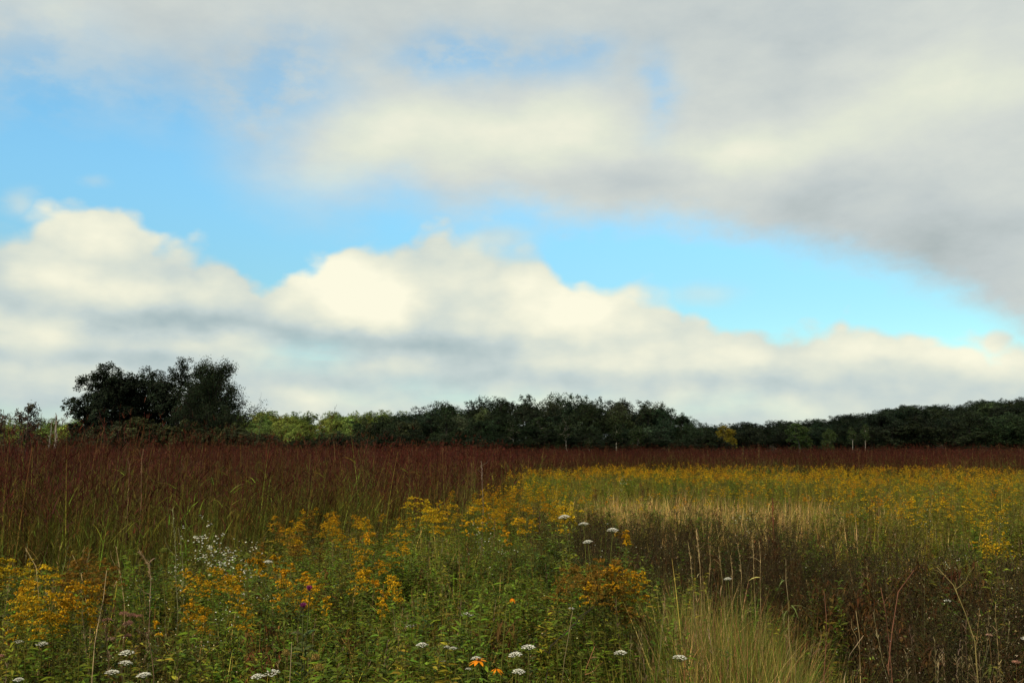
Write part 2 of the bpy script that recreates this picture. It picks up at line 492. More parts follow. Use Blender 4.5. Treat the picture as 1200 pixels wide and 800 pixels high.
# ------------------------------------------------------------------ unseen cloud, shaped to shade field and slope but spare the sunlit wood
def unseen_cloud_bank():
    H = 400.0
    off = np.array([sdir.x, sdir.y]) * H / sdir.z
    outline = np.array([(-420, -160), (520, -160), (700, 400), (760, 980), (120, 1000), (22, 520), (-6, 300), (-14, 262), (-60, 235), (-140, 262), (-420, 215)], float)
    P = []
    for a, b2 in zip(outline, np.roll(outline, -1, 0)):
        for s in np.linspace(0, 1, 14, endpoint=False): P.append(a + (b2 - a) * s)
    P = np.array(P)
    rg = np.random.default_rng(5)
    P += rg.normal(0, 3.0, P.shape)
    cen = np.array([150.0, 330.0])
    rings = np.array([1.0, 0.995, 0.97, 0.93, 0.85, 0.7, 0.5, 0.3, 0.12, 0.0])
    thick = np.array([0, 12, 26, 36, 48, 60, 70, 76, 80, 80.0])
    vs = []
    for sgn in (1, -0.35):
        for r_, th in zip(rings, thick):
            xy = cen + (P - cen) * r_ + off
            lump = 1 + 0.35 * np.sin(xy[:, 0] * 0.045 + 2) * np.sin(xy[:, 1] * 0.05) + 0.2 * rg.normal(size=len(P)) * (r_ > 0.2)
            vs.append(np.concatenate([xy, (H + sgn * th * lump)[:, None]], 1))
    v = np.concatenate(vs); m_ = len(P); R = len(rings)
    q = []
    for s in range(2):
        for k in range(R - 1):
            i = (s * R + k) * m_ + np.arange(m_); j = (s * R + k) * m_ + (np.arange(m_) + 1) % m_
            f = np.stack([i, j, j + m_, i + m_], 1)
            q.append(f if s == 0 else f[:, ::-1])
    m = bpy.data.materials.new('cloud_vapour'); m.use_nodes = True
    t = m.node_tree; t.nodes.clear()
    tr = t.nodes.new('ShaderNodeBsdfTranslucent'); tr.inputs[0].default_value = (0.95, 0.95, 0.95, 1)
    df = t.nodes.new('ShaderNodeBsdfDiffuse'); df.inputs[0].default_value = (0.9, 0.9, 0.9, 1)
    mx = t.nodes.new('ShaderNodeMixShader'); mx.inputs[0].default_value = 0.2
    out = t.nodes.new('ShaderNodeOutputMaterial')
    tp = t.nodes.new('ShaderNodeBsdfTransparent')          # lets direct sun through, set to give the meadow contrast
    mt = t.nodes.new('ShaderNodeMixShader')
    k = N(t); ge = t.nodes.new('ShaderNodeNewGeometry'); sp = t.nodes.new('ShaderNodeSeparateXYZ')
    t.links.new(ge.outputs['Position'], sp.inputs[0])
    thin = k.smooth(k.sub(sp.outputs[1], float(off[1])), 60.0, 125.0, 0.90, 0.46)      # thinned over the meadow to brighten it, denser to darken the woods
    t.links.new(k.mul(thin, k.smooth(k.noise(ge.outputs['Position'], 0.05, 3, 0.5), 0.3, 0.7, 0.86, 1.1)), mt.inputs[0])
    t.links.new(tr.outputs[0], mx.inputs[1]); t.links.new(df.outputs[0], mx.inputs[2])
    t.links.new(mx.outputs[0], mt.inputs[1]); t.links.new(tp.outputs[0], mt.inputs[2]); t.links.new(mt.outputs[0], out.inputs[0])
    b = MB(); b.put(v, np.ones((len(v), 3)), quads=np.concatenate(q))
    o = b.build('unseen_clouds', m, smooth=True); o['kind'] = 'stuff'


unseen_cloud_bank()


def tag(o, label=None, cat=None, group=None, kind=None):
    if label: o['label'] = label
    if cat: o['category'] = cat
    if group: o['group'] = group
    if kind: o['kind'] = kind
    return o


def copy_tree(o, parent=None):
    """a copy of a thing with copies of its parts (mesh data shared)"""
    c = o.copy(); C.objects.link(c)
    if parent: c.parent = parent
    for ch in o.children: copy_tree(ch, c)
    return c


def drop(o):
    for ch in list(o.children): drop(ch)
    bpy.data.objects.remove(o)

# ------------------------------------------------------------------ trees


def limb_paths(rg, starts, ends, k=5, wob=0.06):
    n = len(starts)
    t = np.linspace(0, 1, k)[None, :, None]
    p = starts[:, None] * (1 - t) + ends[:, None] * t
    L = np.linalg.norm(ends - starts, axis=1)[:, None, None]
    p = p + rg.normal(0, wob, (n, k, 3)) * L * np.sin(np.pi * t)
    p[..., 2] -= (0.10 * L * np.sin(np.pi * t))[..., 0]      # limbs leave the trunk flat, then rise
    return p


def make_tree(name, seed, H, W, base=0.22, lobes=26, leaves=3600, leaf=0.36, col=(0.036, 0.055, 0.022), bark=(0.06, 0.05, 0.04),
              lobe_r=(0.15, 0.26), airy=0.0, rise=0.0, trunk_r=None, top=1.0, var=0.28):
    """a broadleaf tree: tapered trunk with limbs, and a crown of separate leaf clumps"""
    rg = np.random.default_rng(seed)
    root = bpy.data.objects.new(name, None); C.objects.link(root)
    root.empty_display_size = 0.5
    tr = trunk_r or 0.022 * H
    zt = H * 0.72
    k = 8
    tp = np.zeros((1, k, 3)); tp[0, :, 2] = np.linspace(-0.3, zt, k)
    tp[0, 1:, :2] += np.cumsum(rg.normal(0, 0.018 * H, (k - 1, 2)), 0) * 0.7
    # lobe centres fill a rounded crown
    r = rg.uniform(*lobe_r, lobes) * W
    u = rand_dirs(lobes, rg); rad = rg.uniform(0.35, 1.0, lobes) ** 0.5
    cz = H * (base + (1 - base) * 0.48); hz = H * (1 - base) * 0.52
    cen = np.stack([u[:, 0] * (W / 2 - r * 0.75) * rad, u[:, 1] * (W / 2 - r * 0.75) * rad, cz + u[:, 2] * np.maximum(hz - r * 0.8, 0.1) * rad], 1)
    if rise:      # branches sweeping up and out, widest below the top
        f = (cen[:, 2] - H * base) / (H * (1 - base))
        cen[:, :2] *= (1.15 - rise * f)[:, None]
    b = MB()
    tubes(b, tp, np.linspace(tr, tr * 0.25, k)[None] * np.array([1.35] + [1] * (k - 1)), bark, bark, sides=7)
    sel = np.argsort(-r)[:min(lobes, 22)]
    tz = np.clip(cen[sel, 2] - np.linalg.norm(cen[sel, :2], axis=1) * 0.75, H * 0.12, zt * 0.95)
    idx = tz / zt * (k - 1)
    i0 = np.clip(idx.astype(int), 0, k - 2); fr = (idx - i0)[:, None]
    st = tp[0][i0] * (1 - fr) + tp[0][i0 + 1] * fr
    lp = limb_paths(rg, st, cen[sel])
    tubes(b, lp, np.linspace(1, 0.22, 5)[None] * (tr * rg.uniform(0.25, 0.5, len(sel)))[:, None], bark, np.array(bark) * 0.9, sides=5)
    # twigs within the clumps
    m = lobes * 5
    li = rg.integers(0, lobes, m)
    tw = limb_paths(rg, cen[li], cen[li] + rand_dirs(m, rg) * (r[li] * rg.uniform(0.7, 1.1, m))[:, None], 3)
    tubes(b, tw, np.array([[0.12, 0.08, 0.03]]) * tr, bark, bark, sides=3)
    # leaves: each lobe carries smaller sprays, each spray its leaves
    ns = 20
    sub = np.repeat(cen, ns, 0) + rand_dirs(lobes * ns, rg) * (np.repeat(r, ns) * rg.uniform(0.5, 0.88, lobes * ns))[:, None]
    sr = np.repeat(r, ns) * rg.uniform(0.20, 0.34, lobes * ns) * (1 - 0.4 * airy)
    wgt = sr ** 2; wgt /= wgt.sum()
    si = rg.choice(len(sub), leaves, p=wgt)
    pos = sub[si] + rand_dirs(leaves, rg) * (rg.uniform(0, 1, leaves) ** 0.45 * sr[si])[:, None] * np.array([1.0, 1.0, 0.95 + 0.7 * airy])
    out = nrm(pos - np.array([0, 0, cz]))
    tone = np.exp(rg.normal(0, var * 0.6, lobes))[si // ns] * np.exp(rg.normal(0, var * 0.6, len(sub)))[si]
    cc = cols(col, leaves, var * 0.5, 0.07, rg) * tone[:, None]
    l = MB()
    flecks(l, pos, leaf * rg.uniform(0.7, 1.3, leaves), cc, out + UPV, 0.7, 0.7, rg)
    kz = H / np.percentile(pos[:, 2], 99.6); kx = W / 2 / np.percentile(np.abs(pos[:, :2]), 98.5)
    for m_ in (b, l):
        for v in m_.v: v *= np.array([kx, kx, kz], np.float32)
    b.build('trunk', M_BARK, root)
    l.build('crown', M_TREELEAF, root)
    return root


def place(o, p, sc=1.0, rz=None, szx=1.0, color=None):
    o.location = tuple(p)
    o.rotation_euler = (0, 0, RNG.uniform(0, 6.28) if rz is None else rz)
    o.scale = (sc * szx, sc * szx, sc)
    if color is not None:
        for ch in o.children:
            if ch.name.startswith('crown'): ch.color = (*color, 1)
    return o


DARK = (0.032, 0.047, 0.022)
protos = {
    'broad': make_tree('broadleaf_tree', 21, 12, 9.0, 0.04, 30, 9000, 0.30, DARK),
    'round': make_tree('broadleaf_tree', 22, 12, 8.0, 0.02, 28, 8500, 0.30, (0.030, 0.046, 0.021)),
    'tall': make_tree('broadleaf_tree', 23, 13, 6.8, 0.06, 26, 7500, 0.29, (0.032, 0.047, 0.022), lobe_r=(0.14, 0.24)),
    'oak': make_tree('broadleaf_tree', 24, 12, 10.0, 0.03, 34, 9500, 0.30, (0.031, 0.044, 0.020)),
    'light': make_tree('broadleaf_tree', 25, 11, 6.2, 0.07, 30, 6500, 0.28, (0.075, 0.105, 0.040), (0.30, 0.27, 0.22), airy=0.3),
}
protos['pale'] = make_tree('broadleaf_tree', 26, 11, 4.4, 0.40, 18, 3200, 0.28, (0.055, 0.078, 0.032), (0.48, 0.42, 0.33), trunk_r=0.2)
PH = {'pale': 11, 'broad': 12, 'round': 12, 'tall': 13, 'oak': 12, 'light': 11}


def top_of(pts):
    xs, ys = zip(*pts)
    return lambda px: float(np.interp(px, xs, ys))


def need_h(px, y, top):
    x, y2, z = spot(px, y)
    return (527 - top) * y / F + EYE - z


KIND_LABEL = {'pale': 'pale-trunked', 'broad': 'broad-crowned', 'round': 'round-crowned', 'tall': 'tall narrow', 'oak': 'wide spreading', 'light': 'paler open-crowned'}


def wood_tree(kind, px, y, h, label, group, color=None, szx=None):
    o = copy_tree(protos[kind])
    s = h / PH[kind]
    place(o, spot(px, y), s, None, (szx or RNG.uniform(0.9, 1.15)) * (1.0 if s > 0.75 else 1.15), color)
    tag(o, label, 'tree', group)
    return o


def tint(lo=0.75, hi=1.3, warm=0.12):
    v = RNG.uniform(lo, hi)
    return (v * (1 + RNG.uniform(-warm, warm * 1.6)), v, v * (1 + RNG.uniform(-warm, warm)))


MIDTOP = top_of([(320, 512), (345, 506), (370, 502), (400, 496), (425, 487), (455, 484), (480, 483), (495, 474), (515, 470), (540, 470), (560, 468), (600, 466), (645, 461), (690, 466),
                 (715, 469), (740, 472), (765, 467), (776, 480), (795, 485), (812, 491), (830, 497), (850, 501)])
mid_kinds = ['broad', 'round', 'tall', 'oak']
for y, px0, px1, step, lo, hi in ((228, 470, 800, 25, 0.97, 1.02), (212, 425, 822, 27, 0.86, 0.97), (196, 405, 836, 28, 0.72, 0.9), (180, 392, 842, 27, 0.5, 0.8)):
    px = px0
    while px < px1:
        kd = mid_kinds[RNG.integers(0, 4)] if RNG.random() > 0.10 or y > 200 else 'light'
        q = px + RNG.uniform(-6, 6)
        h = need_h(q, y, MIDTOP(q)) * RNG.uniform(lo, hi)
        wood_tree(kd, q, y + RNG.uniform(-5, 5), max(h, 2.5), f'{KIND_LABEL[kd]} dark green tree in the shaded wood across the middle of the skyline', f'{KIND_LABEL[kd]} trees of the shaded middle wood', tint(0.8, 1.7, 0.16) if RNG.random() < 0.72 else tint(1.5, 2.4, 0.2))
        px += step * RNG.uniform(0.8, 1.2)
for px in np.arange(322, 430, 13):
    h = need_h(px, 158, max(MIDTOP(px), 506) + RNG.uniform(1, 8))
    wood_tree('round', px + RNG.uniform(-4, 4), 158 + RNG.uniform(-4, 4), max(h, 3.0), 'low dark bushy tree at the left foot of the shaded wood, before the sunlit trees', 'low dark trees before the sunlit wood', tint(0.7, 1.1))

for px in np.arange(396, 850, 11):
    wood_tree('round', px + RNG.uniform(-4, 4), 171 + RNG.uniform(-3, 3), RNG.uniform(3.2, 5.0), 'low dark bush along the foot of the shaded middle wood', 'low dark bushes along the middle wood', tint(0.7, 1.4), 1.4)

RTOP = top_of([(800, 499), (830, 498), (850, 496), (880, 495), (910, 493), (945, 493), (960, 489), (1000, 485), (1040, 479), (1060, 475), (1100, 475), (1140, 470), (1200, 466), (1300, 460)])
for y, px0, step, lo, hi in ((640, 800, 22, 0.98, 1.02), (590, 810, 24, 0.88, 1.0), (535, 810, 25, 0.78, 0.98), (480, 805, 27, 0.72, 0.95), (430, 805, 28, 0.72, 0.95), (385, 810, 30, 0.66, 0.9), (350, 815, 31, 0.6, 0.85)):
    px = px0
    while px < 1235:
        kd = mid_kinds[RNG.integers(0, 4)]
        q = px + RNG.uniform(-6, 6)
        full = need_h(q, y, RTOP(q))
        h = min(full, 19) * RNG.uniform(lo, hi)
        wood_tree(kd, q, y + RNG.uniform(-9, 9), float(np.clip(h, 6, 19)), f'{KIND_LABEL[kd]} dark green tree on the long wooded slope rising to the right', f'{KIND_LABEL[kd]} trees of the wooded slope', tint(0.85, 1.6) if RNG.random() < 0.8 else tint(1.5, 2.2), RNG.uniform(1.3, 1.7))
        px += step * RNG.uniform(0.8, 1.2)

LTOP = top_of([(-60, 492), (0, 491), (40, 489), (90, 492), (250, 477), (285, 477), (310, 481), (340, 484), (360, 482), (400, 483), (425, 481), (440, 479), (470, 481), (500, 480), (540, 481), (580, 484)])
SUN_T = [(4.6, 4.4, 2.0), (5.4, 4.7, 1.9), (4.0, 4.1, 2.1), (6.0, 4.5, 2.0), (4.9, 4.2, 1.8), (4.1, 4.4, 2.3)]  # sunlight put into leaf colour: brightened copies of the dark wood's trees
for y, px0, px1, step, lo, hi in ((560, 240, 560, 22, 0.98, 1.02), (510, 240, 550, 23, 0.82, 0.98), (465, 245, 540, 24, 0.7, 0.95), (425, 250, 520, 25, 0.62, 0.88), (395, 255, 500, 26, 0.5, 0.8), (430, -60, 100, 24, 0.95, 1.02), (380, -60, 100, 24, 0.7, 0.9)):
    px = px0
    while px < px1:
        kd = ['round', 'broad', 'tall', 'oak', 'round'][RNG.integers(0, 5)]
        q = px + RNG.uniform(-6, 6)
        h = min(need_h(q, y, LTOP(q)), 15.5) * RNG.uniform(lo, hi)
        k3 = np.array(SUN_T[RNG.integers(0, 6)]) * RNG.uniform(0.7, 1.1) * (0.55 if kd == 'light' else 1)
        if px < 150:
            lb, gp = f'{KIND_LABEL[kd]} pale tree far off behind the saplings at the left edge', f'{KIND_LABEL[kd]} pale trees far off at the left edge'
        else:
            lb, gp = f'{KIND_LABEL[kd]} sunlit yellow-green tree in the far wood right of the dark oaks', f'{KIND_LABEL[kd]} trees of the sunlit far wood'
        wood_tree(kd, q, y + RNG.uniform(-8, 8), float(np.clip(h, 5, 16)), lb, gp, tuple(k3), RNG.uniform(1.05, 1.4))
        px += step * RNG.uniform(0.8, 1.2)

# trees that stand out from their wood
o = wood_tree('light', 848, 325, need_h(848, 325, 499), 'small golden yellow tree at the edge of the far dark wood', None, (6.4, 3.5, 1.1), 1.3)
o = wood_tree('light', 932, 328, need_h(932, 328, 496), 'rounded light green tree standing out before the dark wooded slope', None, (1.7, 1.8, 1.3), 1.4)
for px, tp, w_, lb in ((994, 500, 0.8, 'slim pale green tree just left of the one with the thickest pale trunk'), (1010, 497, 0.75, 'slim pale tree with thick bare tan trunk before the wooded slope'), (968, 503, 1.0, 'greyish green tree between the rounded light green tree and the pale trunks')):
    wood_tree('pale' if 'pale' in lb.split('between')[0] else 'light', px, 330, need_h(px, 330, tp), lb, None, (1.5, 1.5, 1.25), w_)
for px, tp, lb in ((600, 494, 'slim tree with two whitish trunks at the foot of the middle wood'), (663, 489, 'grey green tree with a pale leaning trunk below the highest skyline'), (722, 497, 'pale olive tree with open crown right of centre at the wood edge'), (745, 500, 'small grey green tree beside the open-crowned pale olive one'), (622, 514, 'low light green bush at the foot of the middle wood'), (655, 518, 'small grey green bush by the leaning pale trunk'), (690, 512, 'yellowish low bush at the wood edge beneath the pale olive tree'), (443, 520, 'tiny olive bush at the foot of the dark wood near its left end')):
    wood_tree('pale' if ('trunk' in lb and 'bush' not in lb) or 'olive tree' in lb else 'light', px, 168, max(need_h(px, 168, tp), 2.0), lb, None, (0.75, 0.8, 0.75), 0.9)
for p_ in protos.values(): drop(p_)

# the grove of dark oaks on the left, 100 m off
grove = [
    ('oak_tree', 31, 131, 100, 430, 7.3, dict(base=0.0, lobes=42, lobe_r=(0.13, 0.21), leaves=38000, leaf=0.17), 'dark rounded oak, broadest of the grove, at its left'),
    ('oak_tree', 32, 176, 103, 436, 7.0, dict(base=0.0, lobes=34, lobe_r=(0.13, 0.22), leaves=24000, leaf=0.17), 'dark oak with the lowest crown between two taller grove oaks'),
    ('oak_tree', 33, 212, 101, 424, 7.6, dict(base=0.0, lobes=38, lobe_r=(0.13, 0.21), leaves=30000, leaf=0.17), 'tall dark oak with knobbly crown left of the feathery tree'),
    ('oak_tree', 35, 107, 98, 478, 2.8, dict(base=0.0, lobes=22, leaves=9500, leaf=0.16), 'small dark tree sloping down at the left end of the grove'),
    ('oak_tree', 37, 240, 105, 446, 7.0, dict(base=0.0, lobes=28, leaves=17000, leaf=0.17), 'dark tree half hidden behind the feathery one in the grove'),
    ('oak_tree', 36, 150, 106, 444, 7.0, dict(base=0.0, lobes=28, leaves=16000, leaf=0.17), 'dark half-hidden tree filling the back of the grove'),
]
for nm, sd, px, y, tp, W_, kw, lb in grove:
    kw.setdefault('col', (0.026, 0.038, 0.021))
    o = make_tree(nm, sd, need_h(px, y, tp), W_, **kw)
    place(o, spot(px, y), 1.0, 0.0)
    tag(o, lb, 'tree', 'dark oaks of the grove')
shrubs = [(120, 500, 'olive shrub under the left oak of the grove'), (145, 496, 'dark shrub under the oaks beside the brighter green one'), (166, 490, 'brighter olive green shrub in the middle of the grove foot'), (192, 500, 'dull green shrub under the knobbly oak'),
          (215, 494, 'grey green shrub right of the grove middle'), (240, 502, 'low olive shrub under the feathery tree'), (270, 497, 'ragged yellow-green shrub at the right foot of the grove'), (287, 505, 'thin ragged shrub last at the right end of the grove'),
          (100, 508, 'low ragged shrub at the left foot of the grove'), (312, 509, 'dark low shrub in the gap right of the grove')]
for i, (px, tp, lb) in enumerate(shrubs):
    h = need_h(px, 92, tp)
    o = make_tree('shrub', 50 + i, h, 3.6, 0.0, 18, 5200, 0.17, col=(0.062, 0.070, 0.026) if i in (2, 4, 6) else (0.045, 0.052, 0.024), lobe_r=(0.14, 0.24), trunk_r=0.05, airy=0.1)
    place(o, spot(px, 92), 1.0, 0.0); tag(o, lb, 'shrub', 'shrubs at the grove foot')


def bare_tree(name, seed, H, r, n, bark, leafc=None, leaves=0, spread=0.3, leaf=0.08, up=1.0, low=0.2, fluff=0.7):
    """a trunk with ascending branches and twigs, bare or thinly leaved"""
    rg = np.random.default_rng(seed)
    root = bpy.data.objects.new(name, None); C.objects.link(root)
    k = 9
    tp = np.zeros((1, k, 3)); tp[0, :, 2] = np.linspace(-0.2, H, k)
    tp[0, 1:, :2] += np.cumsum(rg.normal(0, 0.012 * H, (k - 1, 2)), 0)
    b = MB()
    tubes(b, tp, np.linspace(r, r * 0.2, k)[None], bark, bark, sides=6)
    tz = rg.uniform(low, 0.95, n)
    i0 = np.clip((tz * (k - 1)).astype(int), 0, k - 2)
    st = tp[0][i0] + (tp[0][i0 + 1] - tp[0][i0]) * (tz * (k - 1) - i0)[:, None]
    a = rg.uniform(0, 6.283, n)
    L = H * spread * (1.1 - tz * 0.75) * rg.uniform(0.6, 1.1, n)
    d = nrm(np.stack([np.cos(a), np.sin(a), up * rg.uniform(0.5, 1.3, n)], 1))
    en = st + d * L[:, None]
    lp = limb_paths(rg, st, en, 5, 0.05)
    tubes(b, lp, np.linspace(0.4, 0.08, 5)[None] * r, bark, bark, sides=4)
    m = n * 6
    bi = rg.integers(0, n, m); bj = rg.integers(1, 5, m)
    s2 = lp[bi, bj]; d2 = nrm(d[bi] + rg.normal(0, 0.6, (m, 3)))
    tw = limb_paths(rg, s2, s2 + d2 * (L[bi] * rg.uniform(0.2, 0.45, m))[:, None], 4, 0.06)
    tubes(b, tw, np.linspace(0.14, 0.04, 4)[None] * r, bark, bark, sides=3)
    b.build('trunk', M_BARK, root)
    if leaves:
        li = rg.integers(0, m, leaves); lj = rg.integers(1, 4, leaves)
        pos = tw[li, lj] + rg.normal(0, leaf * fluff, (leaves, 3))
        l = MB(); flecks(l, pos, leaf * rg.uniform(0.7, 1.3, leaves), cols(leafc, leaves, 0.3, 0.12, rg), None, 0, 0.6, rg)
        l.build('crown', M_TREELEAF, root)
    return root


o = bare_tree('feathery_tree', 34, need_h(255, 97, 420) * 0.88, 0.2, 150, (0.05, 0.043, 0.036), (0.034, 0.050, 0.024), 46000, 0.52, 0.135, 1.0, 0.05, 1.6)
place(o, spot(254, 97)); tag(o, 'tall feathery tree with airy upswept twigs ending the grove on its right', 'tree', 'dark oaks of the grove')
for sd, px, y, tp, r, n, lc, nl, sp, lb in (
        (71, 37, 30, 472, 0.035, 46, (0.050, 0.046, 0.030), 2600, 0.22, 'dark pointed sapling rising above the red grass near the left edge'),
        (72, 12, 29, 480, 0.03, 30, (0.055, 0.060, 0.028), 1100, 0.26, 'ragged twiggy sapling at the left edge of the view'),
        (73, 24, 31, 481, 0.025, 26, (0.060, 0.040, 0.028), 900, 0.2, 'thin reddish sapling between the ragged and the pointed one'),
        (74, 2, 28, 492, 0.025, 24, (0.060, 0.045, 0.030), 900, 0.25, 'low reddish twiggy sapling cut by the left edge of the view'),
        (75, -8, 31, 486, 0.03, 30, (0.050, 0.050, 0.028), 900, 0.25, 'olive twiggy sapling partly outside the left edge')):
    o = bare_tree('sapling', sd, need_h(px, y, tp), r, n, (0.055, 0.030, 0.026), lc, nl, sp, 0.06)
    place(o, spot(px, y), 1.0); tag(o, lb, 'sapling')
o = bare_tree('dead_tree', 76, need_h(304, 118, 460), 0.035, 7, (0.09, 0.085, 0.08), spread=0.10)
place(o, spot(304, 118)); tag(o, 'thin bare dead stem rising like a pole right of the grove', 'dead tree')
o = bare_tree('dead_tree', 77, need_h(77, 300, 484), 0.50, 16, (0.50, 0.42, 0.33), spread=0.12)
place(o, spot(70, 300)); tag(o, 'pale sunlit dead trunk just left of the grove', 'dead tree')
o = bare_tree('dead_tree', 78, need_h(74, 296, 492), 0.28, 10, (0.45, 0.40, 0.33), spread=0.12)
place(o, spot(64, 296)); tag(o, 'shorter pale dead trunk left of the taller one', 'dead tree')

# ------------------------------------------------------------------ the meadow: where things grow
G = lambda x, y, cx, cy, rx, ry: np.exp(-((x - cx) / rx) ** 2 - ((y - cy) / ry) ** 2)
_ph = RNG.uniform(0, 6.28, 24); _kx = RNG.normal(0, 1, 24); _ky = RNG.normal(0, 1, 24)


def patchy(x, y, scale, k0=0):
    """smooth patchiness between about -1 and 1"""
    s = np.zeros_like(x, dtype=float)
    for i in range(k0, k0 + 8): s += np.sin((_kx[i] * x + _ky[i] * y) / scale + _ph[i])
    return s / 3.2


def column(x, y): return 600 + F * x / np.maximum(y, 0.5)


_FE = [(-400, 7.4), (-100, 8.6), (0, 9.3), (100, 9.8), (200, 10.8), (260, 12.2), (320, 13.4), (400, 14.2), (500, 15.6), (550, 17.5), (572, 21), (590, 29), (612, 40), (650, 46), (700, 50), (800, 48), (1000, 45), (1200, 42), (1500, 38)]


def tall_edge(x, y):
    return np.interp(column(x, y), [a for a, b in _FE], [b for a, b in _FE])


def in_tall(x, y):
    return y > tall_edge(x, y) + 0.5 * patchy(x, y, 0.5)


def brush_w(x, y):
    return np.clip(1.0 * G(x, y, 2.55, 12.6, 1.3, 3.0) + 0.8 * G(x, y, 1.6, 10.4, 0.7, 1.6) + 1.0 * G(x, y, 2.9, 7.6, 1.3, 2.2) + 1.0 * G(x, y, 2.15, 5.0, 0.6, 1.1) + 0.6 * G(x, y, 4.2, 9.5, 1.4, 2.4) + 0.55 * G(x, y, 1.0, 14.5, .6, 2.6) + 0.5 * G(x, y, -2.9, 14.2, 0.7, 1.0), 0, 1)


def clump_w(x, y): return np.clip(1.3 * G(x - 0.13 * (y - 5.5), y, 1.2, 5.9, 0.62, 1.75), 0, 1)
def straw_w(x, y): return np.clip(1.1 * G(x, y, 2.9, 21, 1.2, 3.2) + 0.9 * G(x, y, 5.0, 20.5, 2.0, 2.6) + 0.5 * G(x, y, 3.6, 16.0, 1.6, 2.0), 0, 1)
def fern_w(x, y): return np.clip(1.2 * G(x, y, 0.48, 10.6, 0.5, 1.0), 0, 1)
def leafy_w(x, y): return np.clip(1.0 * G(x, y, 0.1, 7.8, 0.95, 2.4) + 0.7 * G(x, y, -1.4, 6.4, 1.0, 1.8) + 0.5 * G(x, y, -0.7, 11, 1.4, 2.2), 0, 1)


def field(n, y0, y1, rng, margin=1.2, spread=0.60):
    """random spots in the part of the field the camera looks over, a strip wider on both sides"""
    y = np.sqrt(rng.uniform(y0 ** 2, y1 ** 2, n))
    x = rng.uniform(-1, 1, n) * (spread * y + margin)
    return x, y


def area(y0, y1, margin=1.2, spread=0.60):
    return spread * (y1 ** 2 - y0 ** 2) + 2 * margin * (y1 - y0)


GREEN = np.array((0.075, 0.115, 0.016)); OLIVE = np.array((0.155, 0.135, 0.020)); TAN = np.array((0.40, 0.27, 0.10)); BROWN = np.array((0.100, 0.060, 0.024))
BLUEGREEN = np.array((0.040, 0.085, 0.034)); RED = np.array((0.080, 0.020, 0.016))


# ------------------------------------------------------------------ tall red grass
def bluestem(seed, stalks, fine=True):
    rg = np.random.default_rng(seed)
    b = MB()
    n = stalks
    R = 0.13 if fine else 0.30
    base = np.stack([rg.normal(0, R, n), rg.normal(0, R, n), np.zeros(n)], 1)
    L = rg.uniform(1.0, 1.96, n)
    d = nrm(np.stack([rg.normal(0, 0.075, n), rg.normal(0, 0.075, n), np.ones(n)], 1))
    wd = 0.0062 if fine else 0.011
    c0 = cols((0.115, 0.098, 0.022), n, 0.5, 0.14, rg); c1 = cols((0.050, 0.0085, 0.013), n, 0.6, 0.18, rg)
    straw = rg.random(n) < 0.13
    c1[straw] = cols((0.20, 0.11, 0.055), straw.sum(), 0.3, 0.1, rg)
    strips(b, base, d, L, wd * rg.uniform(0.7, 1.3, n), rg.uniform(0, 0.06, n), c0, c1, 5 if fine else 2, twist=1.5, rng=rg, tip=0.35, cpow=2.0)
    top = base + d * L[:, None]
    m = n * (5 if fine else 3)
    i = np.arange(m) % n
    z = rg.uniform(0.12, 0.86, m)
    p = base[i] + d[i] * (L[i] * z)[:, None]
    a = rg.uniform(0, 6.283, m)
    dl = nrm(np.stack([np.cos(a), np.sin(a), rg.uniform(0.8, 2.2, m)], 1))
    lc0 = cols((0.088, 0.080, 0.018), m, 0.45, 0.12, rg); lc1 = cols((0.105, 0.062, 0.020), m, 0.45, 0.2, rg)
    hi = z + rg.normal(0, 0.08, m) > 0.66
    lc0[hi] = cols((0.056, 0.0135, 0.0135), hi.sum(), 0.45, 0.15, rg); lc1[hi] = cols((0.052, 0.010, 0.0135), hi.sum(), 0.35, 0.15, rg)
    strips(b, p, dl, rg.uniform(0.25, 0.5, m), (0.008 if fine else 0.016) * rg.uniform(0.6, 1.3, m), rg.uniform(0.2, 0.8, m), lc0, lc1, 3 if fine else 2, rng=rg, twist=0.8)
    # seed heads: three stiff fingers at the top
    k = 3
    tb = np.repeat(top, k, 0); a = rg.uniform(0, 6.283, n * k)
    dt = nrm(np.stack([0.45 * np.cos(a), 0.45 * np.sin(a), np.ones(n * k)], 1))
    strips(b, tb, dt, rg.uniform(0.05, 0.10, n * k), 0.006 if fine else 0.014, 0.1, cols((0.060, 0.016, 0.014), n * k, 0.3, 0.15, rg), cols((0.08, 0.025, 0.018), n * k, 0.3, 0.15, rg), 2 if fine else 1, rng=rg, twist=1.5, tip=0.3)
    # leaves at the foot
    q = 26 if fine else 6
    a = rg.uniform(0, 6.283, q)
    pb = np.stack([rg.normal(0, R * 0.8, q), rg.normal(0, R * 0.8, q), np.zeros(q)], 1)
    db = nrm(np.stack([0.5 * np.cos(a), 0.5 * np.sin(a), np.ones(q)], 1))
    strips(b, pb, db, rg.uniform(0.5, 1.05, q), (0.009 if fine else 0.018) * rg.uniform(0.6, 1.2, q), rg.uniform(0.1, 0.5, q), cols((0.070, 0.078, 0.018), q, 0.45, 0.12, rg), cols((0.110, 0.088, 0.026), q, 0.4, 0.15, rg), 3, rng=rg, twist=0.6)
    return b.arrays()


